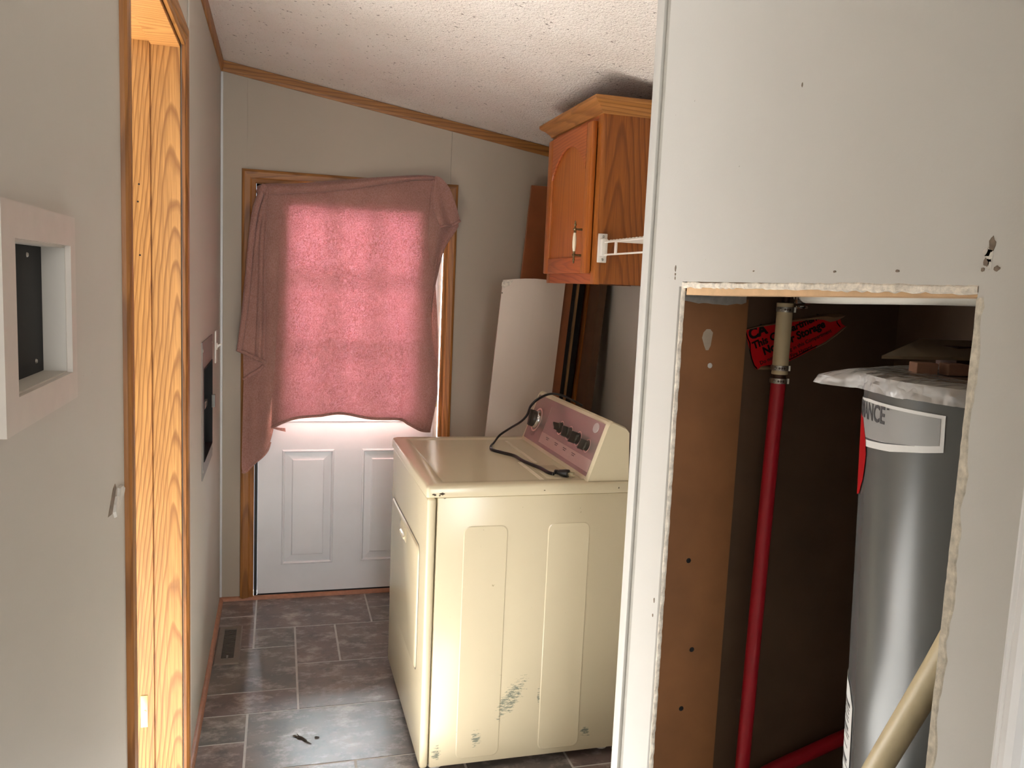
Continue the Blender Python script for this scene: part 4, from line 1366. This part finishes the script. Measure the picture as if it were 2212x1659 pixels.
# ----------------------------------------------------------------- recessed box frame in the near left wall
rb = thing('recessed_wall_box', 'white square frame around a black hole in the near left wall', 'wall plate', (0, -2.95, 1.37))
bm = bmesh.new()
fy0, fy1, fz0, fz1 = -3.100, -2.808, 1.373, 1.602
gy0, gy1, gz0, gz1 = -3.058, -2.832, 1.408, 1.566
for d in ((fy0, gy0, fz0, fz1), (gy1, fy1, fz0, fz1), (gy0, gy1, fz0, gz0), (gy0, gy1, gz1, fz1)):
    box(bm, .0003, .0065, *d)
mesh_obj('frame', bm, M_PLATE, rb)
bm = bmesh.new()
for d in ((gy1 - .001, gy1 + .003, gz0, gz1), (gy0 - .003, gy0 + .001, gz0, gz1), (gy0, gy1, gz0 - .003, gz0 + .001), (gy0, gy1, gz1 - .001, gz1 + .003)):
    box(bm, -.095, .0004, *d)
mesh_obj('sleeve', bm, M_PLATE, rb)
boxo('back_plate', (-.034, -.026, gy0 + .001, gy1 - .001, gz0 + .002, gz1 - .001), M_VOID, rb, .001)
for y, z in ((-2.895, 1.552), (-2.868, 1.425)):
    bm = bmesh.new()
    lathe(bm, [(0, .002), (.0022, .0016), (.003, 0)], 8, frame_mat((-.026, y, z), (1, 0, 0), (0, 0, 1)))
    mesh_obj('screw', bm, M_STEEL, rb)
boxo('sleeve_seam', (-.020, -.002, gy1 - .0014, gy1 - .001, 1.5300, 1.5308), M_GREYMET, rb)

# ----------------------------------------------------------------- closet: kraft strip, water heater, pipes, sticker
kb = bmesh.new()
box(kb, XH + .013, 1.243, -2.378, -2.370, 0.0, 1.534)
ks = mesh_obj('kraft_panel', kb, M_KRAFT)
tag(ks, 'brown kraft-faced board strip just inside the wall opening', 'board')
bm = bmesh.new()
prism(bm, [(1.150 + .014 * math.cos(a) * (1.0 if math.sin(a) > 0 else .7), 1.448 + (.020 if math.sin(a) > 0 else .028) * math.sin(a)) for a in [2 * PI * i / 10 for i in range(10)]], Matrix(((1, 0, 0, 0), (0, 0, -1, -2.378), (0, 1, 0, 0), (0, 0, 0, 1))), .0005)
mesh_obj('torn_spot', bm, plain('grey_scuff', (176, 160, 140), .8), ks)
for cx, cz in ((1.160, 1.388), (1.150, .60), (1.142, .95), (1.166, .74)):
    bm = bmesh.new()
    lathe(bm, [(0, .0015), (.003, .0014), (.005, .0006), (.006, 0)], 9, frame_mat((cx, -2.378, cz), (0, -1, 0), (0, 0, 1)))
    mesh_obj('nail_hole', bm, M_FLAP if cz > 1.3 else M_VOID, ks)
# torn facing paper hanging from the header above the strip
bm = bmesh.new()
rnd = random.Random(21)
Rw = []
for i in range(15):
    f = i / 14
    x = XH + .016 + (1.232 - XH - .016) * f
    Rw.append([bm.verts.new((x, -2.382 - .010 * (1 - f), 1.546)), bm.verts.new((x, -2.386 - .012 * (1 - f), 1.537 - .004 * math.sin(f * 5))), bm.verts.new((x + .002, -2.383 - .010 * (1 - f), 1.527 - .006 * math.sin(f * 3) + rnd.uniform(-.002, .002)))])
for a, b in zip(Rw, Rw[1:]):
    for j in range(2):
        bm.faces.new((a[j], a[j + 1], b[j + 1], b[j]))
geo = bmesh.ops.solidify(bm, geom=bm.faces[:], thickness=.0012)
tp_ = mesh_obj('torn_facing', bm, M_FLAP, ks)

HC = Vector((1.38, -2.965, 0))
HR = .23
SH = Vector((.67, -.74, 0)) * (.033 / .9)      # the heater stands slightly out of plumb
def hax(z):
    return HC + SH * (1.4 - z) + Vector((0, 0, z))
HS = Matrix(((1, 0, -SH.x, HC.x + SH.x * 1.4), (0, 1, -SH.y, HC.y + SH.y * 1.4), (0, 0, 1, 0), (0, 0, 0, 1)))
def hp(deg, z, out=0.0, r=HR):
    a = math.radians(deg)
    p = hax(z)
    return Vector((p.x + (r + out) * math.cos(a), p.y + (r + out) * math.sin(a), z))
wh_ = thing('water_heater', 'grey cylindrical water heater standing in the open closet', 'water heater', (HC.x, HC.y, 0))
M_TANK = plain('tank_grey', (96, 98, 97), .26, .15, grain=.02, scale=3)
M_TOP = plain('tank_top_dark', (58, 58, 58), .4, 0)
bm = bmesh.new()
lathe(bm, [(0, .012), (HR - .006, .012), (HR, .02), (HR, 1.403)], 72, HS)
mesh_obj('tank', bm, M_TANK, wh_, smooth=True)
bm = bmesh.new()
lathe(bm, [(HR + .0005, 1.4005), (HR + .002, 1.4015), (HR + .002, 1.406), (HR - .004, 1.420), (HR - .018, 1.426), (0, 1.428)], 72, HS)
mesh_obj('top_cap', bm, M_TANK, wh_, smooth=True)
def cyl_patch(name, outline_top, outline_bot, mat, out, n=36, parent=None, th=.0006):
    """strip between two curves z(deg) on the tank; each a list of (deg, z)"""
    def ev(c, d):
        for (d0, z0), (d1, z1) in zip(c, c[1:]):
            if d <= d1:
                f = (d - d0) / (d1 - d0)
                return z0 + (z1 - z0) * f
        return c[-1][1]
    d0, d1 = outline_top[0][0], outline_top[-1][0]
    bm = bmesh.new()
    T, B, T2, B2 = [], [], [], []
    for i in range(n + 1):
        d = d0 + (d1 - d0) * i / n
        zt_, zb_ = ev(outline_top, d), ev(outline_bot, d)
        T.append(bm.verts.new(hp(d, zt_, out)))
        B.append(bm.verts.new(hp(d, zb_, out)))
        T2.append(bm.verts.new(hp(d, zt_, out - th)))
        B2.append(bm.verts.new(hp(d, zb_, out - th)))
    for i in range(n):
        bm.faces.new((T[i], T[i + 1], B[i + 1], B[i]))
        bm.faces.new((T2[i], T2[i + 1], T[i + 1], T[i]))
        bm.faces.new((B[i], B[i + 1], B2[i + 1], B2[i]))
    bm.faces.new((T[0], B[0], B2[0], T2[0]))
    bm.faces.new((T[n], B[n], B2[n], T2[n]))
    return mesh_obj(name, bm, mat, parent or wh_, smooth=True)
M_LAB = plain('label_silver', (160, 161, 160), .35, .1, grain=.02, scale=4)
M_LABW = plain('label_border', (232, 232, 230), .35, 0, grain=.01)
M_LABK = plain('label_print', (74, 74, 76), .5, 0, grain=.01)
M_RED = plain('label_red', (176, 14, 24), .35, 0, grain=.03)
lab = cyl_patch('label', [(60, 1.357), (110, 1.371), (140, 1.382), (158, 1.3870), (199.2, 1.3855)], [(60, 1.30), (110, 1.303), (158, 1.3095), (176, 1.3160), (185, 1.3225), (192, 1.327), (198.0, 1.3320), (199.2, 1.3330)], M_LABW, .0010)
cyl_patch('label_field', [(60, 1.354), (110, 1.368), (140, 1.379), (158, 1.3818), (197.6, 1.3803)], [(60, 1.316), (110, 1.319), (158, 1.3245), (176, 1.3290), (185, 1.3335), (192, 1.337), (197.6, 1.3415)], M_LAB, .0014, parent=lab)
cyl_patch('label_rule', [(60, 1.3165), (110, 1.3195), (158, 1.3240), (172, 1.3270), (188, 1.3345)], [(60, 1.312), (110, 1.315), (158, 1.3205), (172, 1.3252), (188, 1.3342)], M_LABK, .0014, parent=lab)
cyl_patch('red_emblem', [(118, 1.306), (128, 1.345), (140, 1.358), (150, 1.352), (156, 1.322), (157.6, 1.296)], [(118, 1.27), (128, 1.23), (140, 1.215), (150, 1.225), (156, 1.258), (157.6, 1.294)], M_RED, .0020)
# lettering wrapped round the tank
def wrap_text(body, size, deg_right, z_base, mat, slope=0.0, spacing=1.0, bold=0.0, tall=1.0, wide=1.0):
    me = text_mesh(body, size, .0002, 'RIGHT', spacing, bold)
    b = bmesh.new()
    b.from_mesh(me)
    bmesh.ops.subdivide_edges(b, edges=[e for e in b.edges if e.calc_length() > .008], cuts=2)
    for v in b.verts:
        x, y, z = v.co
        x *= wide
        deg = deg_right + math.degrees(x / HR)
        v.co = hp(deg, z_base + y * tall + slope * x, .0016 + (z + .0002))
    bpy.data.meshes.remove(me)
    return mesh_obj('lettering', b, mat, lab)
wrap_text('PERFORMANCE', .0375, 172.2, 1.3555, M_LABK, .01, 1.0, .0007, 1.0, .78)
wrap_text('TM', .0045, 174.6, 1.378, M_LABK, 0)
wl_ = cyl_patch('paper_label', [(95, .900), (149, .899), (152.5, .895), (158.0, .870)], [(95, .40), (149, .40), (152.5, .40), (158.0, .40)], plain('paper_white', (226, 226, 224), .6, grain=.02), .0012, n=24)
rnd = random.Random(5)
for i, z in enumerate([.862, .856, .850, .842, .836, .820, .814, .808, .790, .770, .764, .758, .740, .734, .728, .700, .690, .660, .650, .640, .610, .590, .585]):
    hgt = .0018 if i % 5 else .006
    d1 = 156 - rnd.uniform(0, 2.4)
    cyl_patch('print_line', [(118, z + hgt), (d1, z + hgt)], [(118, z), (d1, z)], M_LABK, .0016, n=10, parent=wl_, th=.0003)

# clear plastic sheeting crumpled over the tank's top
def plastic_mat():
    t = NT('clear_plastic_sheet')
    v = t.coord()
    n = t.math('ABSOLUTE', t.math('SUBTRACT', t.noise(t.coord(scale=(1, 1, 1.6)), 17, 2, .5), .5))
    nm = t.bump(n, .7, .03)
    pr = t.n('BsdfPrincipled', ins={'Base Color': (.92, .92, .92, 1), 'Roughness': .10, 'Specular IOR Level': 1.0, 'Normal': nm})
    tr = t.n('BsdfTransparent', ins={'Color': (.95, .95, .95, 1)})
    mx = t.n('MixShader', ins={0: .55, 1: tr.outputs[0], 2: pr.outputs[0]})
    t.link(mx.outputs[0], t.out.inputs[0])
    return t.m
M_SHEET = plastic_mat()
bm = bmesh.new()
prof = [(HR - .105, 1.4300), (HR - .05, 1.4315), (HR - .012, 1.4300), (HR + .003, 1.4250), (HR + .0045, 1.419), (HR + .0055, 1.4125), (HR + .006, 1.406), (HR + .0075, 1.4005)]
N = 260
rings = []
for j, (r, z) in enumerate(prof):
    ring = []
    for i in range(N):
        a = 2 * PI * i / N
        w = max(0, (j - 2) / 5)
        nz_ = mnoise.noise(Vector((math.cos(a) * 6, math.sin(a) * 6, j * .5)))
        n2 = abs(mnoise.noise(Vector((math.cos(a) * 15, math.sin(a) * 15, j * .9 + 4))))
        rr = r + min(1, w * 2) * (.0035 * nz_ + .0065 * n2)
        zz = z + min(1, w * 2) * (.002 * nz_ + .003 * n2)
        # the loose corner that sticks out to the side
        da = (math.degrees(a) - 136) / 9
        fl_ = math.exp(-da * da) * min(1, w * 1.6)
        rr += .072 * fl_
        zz += fl_ * (.002 * (7 - j) - .004)
        p = hax(zz)
        ring.append(bm.verts.new((p.x + rr * math.cos(a), p.y + rr * math.sin(a), zz)))
    rings.append(ring)
for a, b in zip(rings, rings[1:]):
    for i in range(N):
        bm.faces.new((a[i], a[(i + 1) % N], b[(i + 1) % N], b[i]))
ps = mesh_obj('plastic_sheet', bm, M_SHEET, None, smooth=True)
tag(ps, 'crumpled clear plastic sheeting wrapped over the top of the water heater', 'plastic sheet')

# loose board on small wood blocks on top of the heater
M_BLOCK = plain('wood_block', (190, 146, 122), .65, grain=.08, scale=40)
def block(cx, cy, w, d, h, z, rot, label, mat=M_BLOCK):
    bm = bmesh.new()
    box(bm, -w / 2, w / 2, -d / 2, d / 2, 0, h, .0012)
    bmesh.ops.transform(bm, matrix=Matrix.Translation((cx, cy, z)) @ Matrix.Rotation(rot, 4, 'Z'), verts=bm.verts)
    o = mesh_obj('wood_block', bm, mat)
    tag(o, label, 'block')
    return o
TOPZ = 1.4282
block(1.270, -2.872, .034, .030, .0182, TOPZ, -.30, 'pinkish wood block at the left, propping the front of the loose board')
block(1.316, -2.888, .034, .030, .0186, TOPZ, -.25, 'pinkish wood block behind and right of the front one under the loose board')
block(1.455, -2.752, .060, .045, .0395, TOPZ, .1, 'dark wood block propping the back of the loose board', plain('dark_wood_block', (84, 54, 42), .7, grain=.1))
bm = bmesh.new()
A, Bp, D = Vector((1.225, -2.827, 1.4525)), Vector((1.500, -2.880, 1.4560)), Vector((1.430, -2.680, 1.4745))
Cp = D + (Bp - A) * .62
top = [bm.verts.new(p) for p in (A, Bp, Cp, D)]
bot = [bm.verts.new(p - Vector((0, 0, .0050))) for p in (A, Bp, Cp, D)]
bm.faces.new(top)
bm.faces.new(bot[::-1])
for i in range(4):
    bm.faces.new((top[i], top[(i + 1) % 4], bot[(i + 1) % 4], bot[i]))
lb = mesh_obj('loose_board', bm, plain('tan_hardboard', (168, 152, 128), .55, grain=.05, scale=10))
tag(lb, 'thin tan board lying on wood blocks on top of the water heater', 'board')

# riser: red pipe below, cream pipe above, band clamps
PX, PY = 1.302, -2.425
rp = thing('water_pipe', 'upright water pipe, red below and cream above, with band clamps', 'pipe', (1.292, PY, .3))
M_REDP = plain('red_pipe', (176, 24, 40), .4, 0, grain=.04)
M_CREAM = plain('cream_pipe', (214, 198, 160), .4, 0, grain=.03)
M_COPPER = plain('dark_fitting', (70, 46, 34), .45, .5, grain=.1)
def px_(z):
    return PX - .0135 * (1.36 - z)
bm = bmesh.new()
tube(bm, spline([(px_(.3), PY, .300), (px_(.5), PY, .5), (px_(.9) - .001, PY, .9), (px_(1.35), PY, 1.366)], 5), .0158, 18)
mesh_obj('red_pipe', bm, M_REDP, rp, smooth=True)
bm = bmesh.new()
tube(bm, [(px_(1.35), PY, 1.34), (px_(1.39), PY, 1.392)], .0150, 16)
mesh_obj('fitting', bm, M_COPPER, rp, smooth=True)
bm = bmesh.new()
tube(bm, [(px_(1.5), PY, 1.50), (px_(1.6), PY, 1.60)], .0085, 12)
mesh_obj('fitting', bm, M_COPPER, rp, smooth=True)
bm = bmesh.new()
lathe(bm, [(0, 1.3765), (.0172, 1.3765), (.0176, 1.378), (.0170, 1.384), (.0168, 1.521), (.0178, 1.523), (.0178, 1.530), (.0160, 1.531), (0, 1.531)], 20, Matrix.Translation((px_(1.44), PY, 0)))
mesh_obj('cream_pipe', bm, M_CREAM, rp, smooth=True)
for zc in (1.3625, 1.3905, 1.5165):
    bm = bmesh.new()
    x = px_(zc)
    lathe(bm, [(.0172, -.0055), (.0186, -.0055), (.0190, 0), (.0186, .0055), (.0172, .0055)], 22, Matrix.Translation((x, PY, zc)))
    d = Vector((.80, -.60, 0))          # ear of the crimped band, towards the viewer's right
    prism(bm, [(-.0045, -.0055), (.0045, -.0055), (.003, 0), (.0045, .0055), (-.0045, .0055)], frame_mat((x + d.x * .0175, PY + d.y * .0175, zc), (.60, .80, 0), (0, 0, 1)) @ Matrix.Translation((0, 0, -.003)), .006)
    bmesh.ops.create_icosphere(bm, subdivisions=2, radius=.0032, matrix=Matrix.Translation((x - .0170, PY - .009, zc)))
    ck = mesh_obj('clamp', bm, M_STEEL, rp, smooth=True)
    for dx in (-.0065, .0005, .0065):
        nrm = Vector((-.35 + dx * 45, -.93, 0)).normalized()
        bm = bmesh.new()
        lathe(bm, [(.0022, 0), (.0022, .0006), (.0012, .0006), (.0012, 0)], 10, frame_mat((x + nrm.x * .0188, PY + nrm.y * .0188, zc), nrm, (0, 0, 1)))
        mesh_obj('clamp_hole', bm, M_COPPER, ck)

hpz = bmesh.new()
tube(hpz, spline([(1.318, -2.452, 1.547), (1.315, -2.56, 1.548), (1.312, -2.70, 1.5515), (1.31, -2.86, 1.555), (1.31, -3.02, 1.556)], 4), .0148, 16)
hp_ = mesh_obj('supply_pipe', hpz, plain('white_pipe', (222, 216, 202), .35, grain=.02), None, smooth=True)
tag(hp_, 'white horizontal pipe just under the header of the wall opening', 'pipe')
bm = bmesh.new()
box(bm, 1.298, 1.334, -2.476, -2.462, 1.530, 1.566, .003)
box(bm, 1.304, 1.324, -2.477, -2.461, 1.520, 1.5265, .002)
mesh_obj('clip', bm, M_CHROME, hp_, smooth=True)

lp = bmesh.new()
tube(lp, spline([(1.335, -2.395, .400), (1.385, -2.392, .425), (1.48, -2.390, .4545), (1.585, -2.390, .487), (1.640, -2.392, .503)], 4), .0165, 16)
lo_ = mesh_obj('lower_pipe', lp, M_REDP, None, smooth=True)
tag(lo_, 'slanting red pipe low behind the grey water heater', 'pipe')

dg_ = bmesh.new()
ctr = [(1.105, -3.132, 1.060), (1.106, -3.045, .868), (1.112, -2.985, .735), (1.125, -2.92, .56), (1.135, -2.90, .30)]
tube(dg_, spline([(1.100, -3.205, 1.225)] + ctr + [(1.135, -2.90, .002)], 6), .0185, 18)
dp = mesh_obj('drain_pipe', dg_, M_CREAM, None, smooth=True)
tag(dp, 'cream slanting pipe in front of the grey water heater', 'pipe')

# torn caution sticker on the closet's back wall
st = thing('caution_sticker', 'torn red caution sticker, peeling on the dark closet wall', 'sticker', (1.38, -2.359, 1.44))
poly = [(1.251, 1.467), (1.256, 1.452), (1.266, 1.425), (1.276, 1.398), (1.285, 1.381), (1.294, 1.379), (1.312, 1.383), (1.330, 1.384), (1.362, 1.396), (1.395, 1.411), (1.425, 1.426), (1.455, 1.440), (1.482, 1.458), (1.498, 1.471), (1.512, 1.482), (1.500, 1.488), (1.494, 1.500), (1.449, 1.499), (1.401, 1.496), (1.357, 1.491), (1.318, 1.483), (1.284, 1.475)]
My = Matrix(((1, 0, 0, 0), (0, 0, -1, -2.3582), (0, 1, 0, 0), (0, 0, 0, 1)))
bm = bmesh.new()
prism(bm, poly, My, .0006)
mesh_obj('sheet', bm, plain('sticker_red', (222, 20, 30), .4, grain=.05), st)
M_INKB = plain('sticker_ink', (12, 10, 10), .5)
def strip(name, pts, w, mat, y=-2.3589, th=.0004):
    bm = bmesh.new()
    P = [Vector((a, b)) for a, b in pts]
    L_, R_ = [], []
    for i, p in enumerate(P):
        t = (P[min(i + 1, len(P) - 1)] - P[max(i - 1, 0)]).normalized()
        nn = Vector((-t.y, t.x)) * w / 2
        L_.append(bm.verts.new((p.x + nn.x, y, p.y + nn.y)))
        R_.append(bm.verts.new((p.x - nn.x, y, p.y - nn.y)))
    for i in range(len(P) - 1):
        bm.faces.new((L_[i], L_[i + 1], R_[i + 1], R_[i]))
    bmesh.ops.solidify(bm, geom=bm.faces[:], thickness=th)
    return mesh_obj(name, bm, mat, st)
strip('border_line', [(1.2535, 1.464), (1.259, 1.449), (1.266, 1.438), (1.268, 1.420), (1.273, 1.404), (1.281, 1.388), (1.289, 1.381)], .0028, M_INKB)
strip('border_line', [(1.305, 1.3865), (1.340, 1.3915), (1.375, 1.405), (1.410, 1.422), (1.440, 1.4365)], .0024, M_INKB)
strip('border_line', [(1.4855, 1.499), (1.487, 1.490), (1.497, 1.4805)], .0028, M_INKB)
def sticker_text(body, x, z, size, ang, bold=.0004, shear=.0, spacing=1.0):
    me = text_mesh(body, size, .0002, 'LEFT', spacing, bold)
    ca, sa = math.cos(ang), math.sin(ang)
    for v in me.vertices:
        a, b = v.co.x + shear * v.co.y, v.co.y
        v.co = Vector((x + a * ca - b * sa, -2.3591 - v.co.z, z + a * sa + b * ca))
    return link('lettering', me, M_INKB, st)
A1 = math.radians(24)
sticker_text('CA', 1.265, 1.4455, .0335, math.radians(21), .0016, .0, 1.0)
sticker_text('This Compartment', 1.2765, 1.4245, .0232, A1, .0009)
sticker_text('Not For Storage', 1.304, 1.4120, .0250, A1, .0011)
sticker_text('Do not', 1.2965, 1.3895, .0125, A1, .0002)
sticker_text('thing in this Compartment', 1.3525, 1.4140, .0125, A1, .0002)
sticker_text('a Fire Hazard.', 1.3655, 1.4035, .0125, A1, .0002)
# curled-over paper edges of the sticker
M_CURL = plain('sticker_back', (150, 122, 92), .7, grain=.08)
def curl(pts_lo, pts_hi, out):
    bm = bmesh.new()
    A_ = [bm.verts.new((a, -2.3592, b)) for a, b in pts_lo]
    mid = [bm.verts.new(((a + c) / 2, -2.3592 - out, (b + d) / 2 + .001)) for (a, b), (c, d) in zip(pts_lo, pts_hi)]
    B_ = [bm.verts.new((c, -2.3590, d)) for c, d in pts_hi]
    for i in range(len(A_) - 1):
        bm.faces.new((A_[i], A_[i + 1], mid[i + 1], mid[i]))
        bm.faces.new((mid[i], mid[i + 1], B_[i + 1], B_[i]))
    mesh_obj('curled_edge', bm, M_CURL, st, smooth=True)
curl([(1.250, 1.4655), (1.285, 1.4740), (1.320, 1.4800), (1.357, 1.4865), (1.401, 1.4925), (1.432, 1.4960), (1.450, 1.4955), (1.468, 1.4910), (1.485, 1.4945), (1.503, 1.5030)],
     [(1.250, 1.4690), (1.285, 1.4780), (1.320, 1.4855), (1.357, 1.4935), (1.401, 1.5000), (1.440, 1.5070), (1.462, 1.5100), (1.480, 1.5110), (1.492, 1.5105), (1.504, 1.5090)], .006)
curl([(1.290, 1.3795), (1.305, 1.3790), (1.325, 1.3800), (1.338, 1.3830)], [(1.298, 1.3865), (1.308, 1.3880), (1.325, 1.3870), (1.338, 1.3880)], .003)
curl([(1.436, 1.4300), (1.462, 1.4420), (1.485, 1.4580), (1.505, 1.4740), (1.513, 1.4815)], [(1.436, 1.4335), (1.460, 1.4460), (1.482, 1.4615), (1.502, 1.4775), (1.512, 1.4830)], .002)
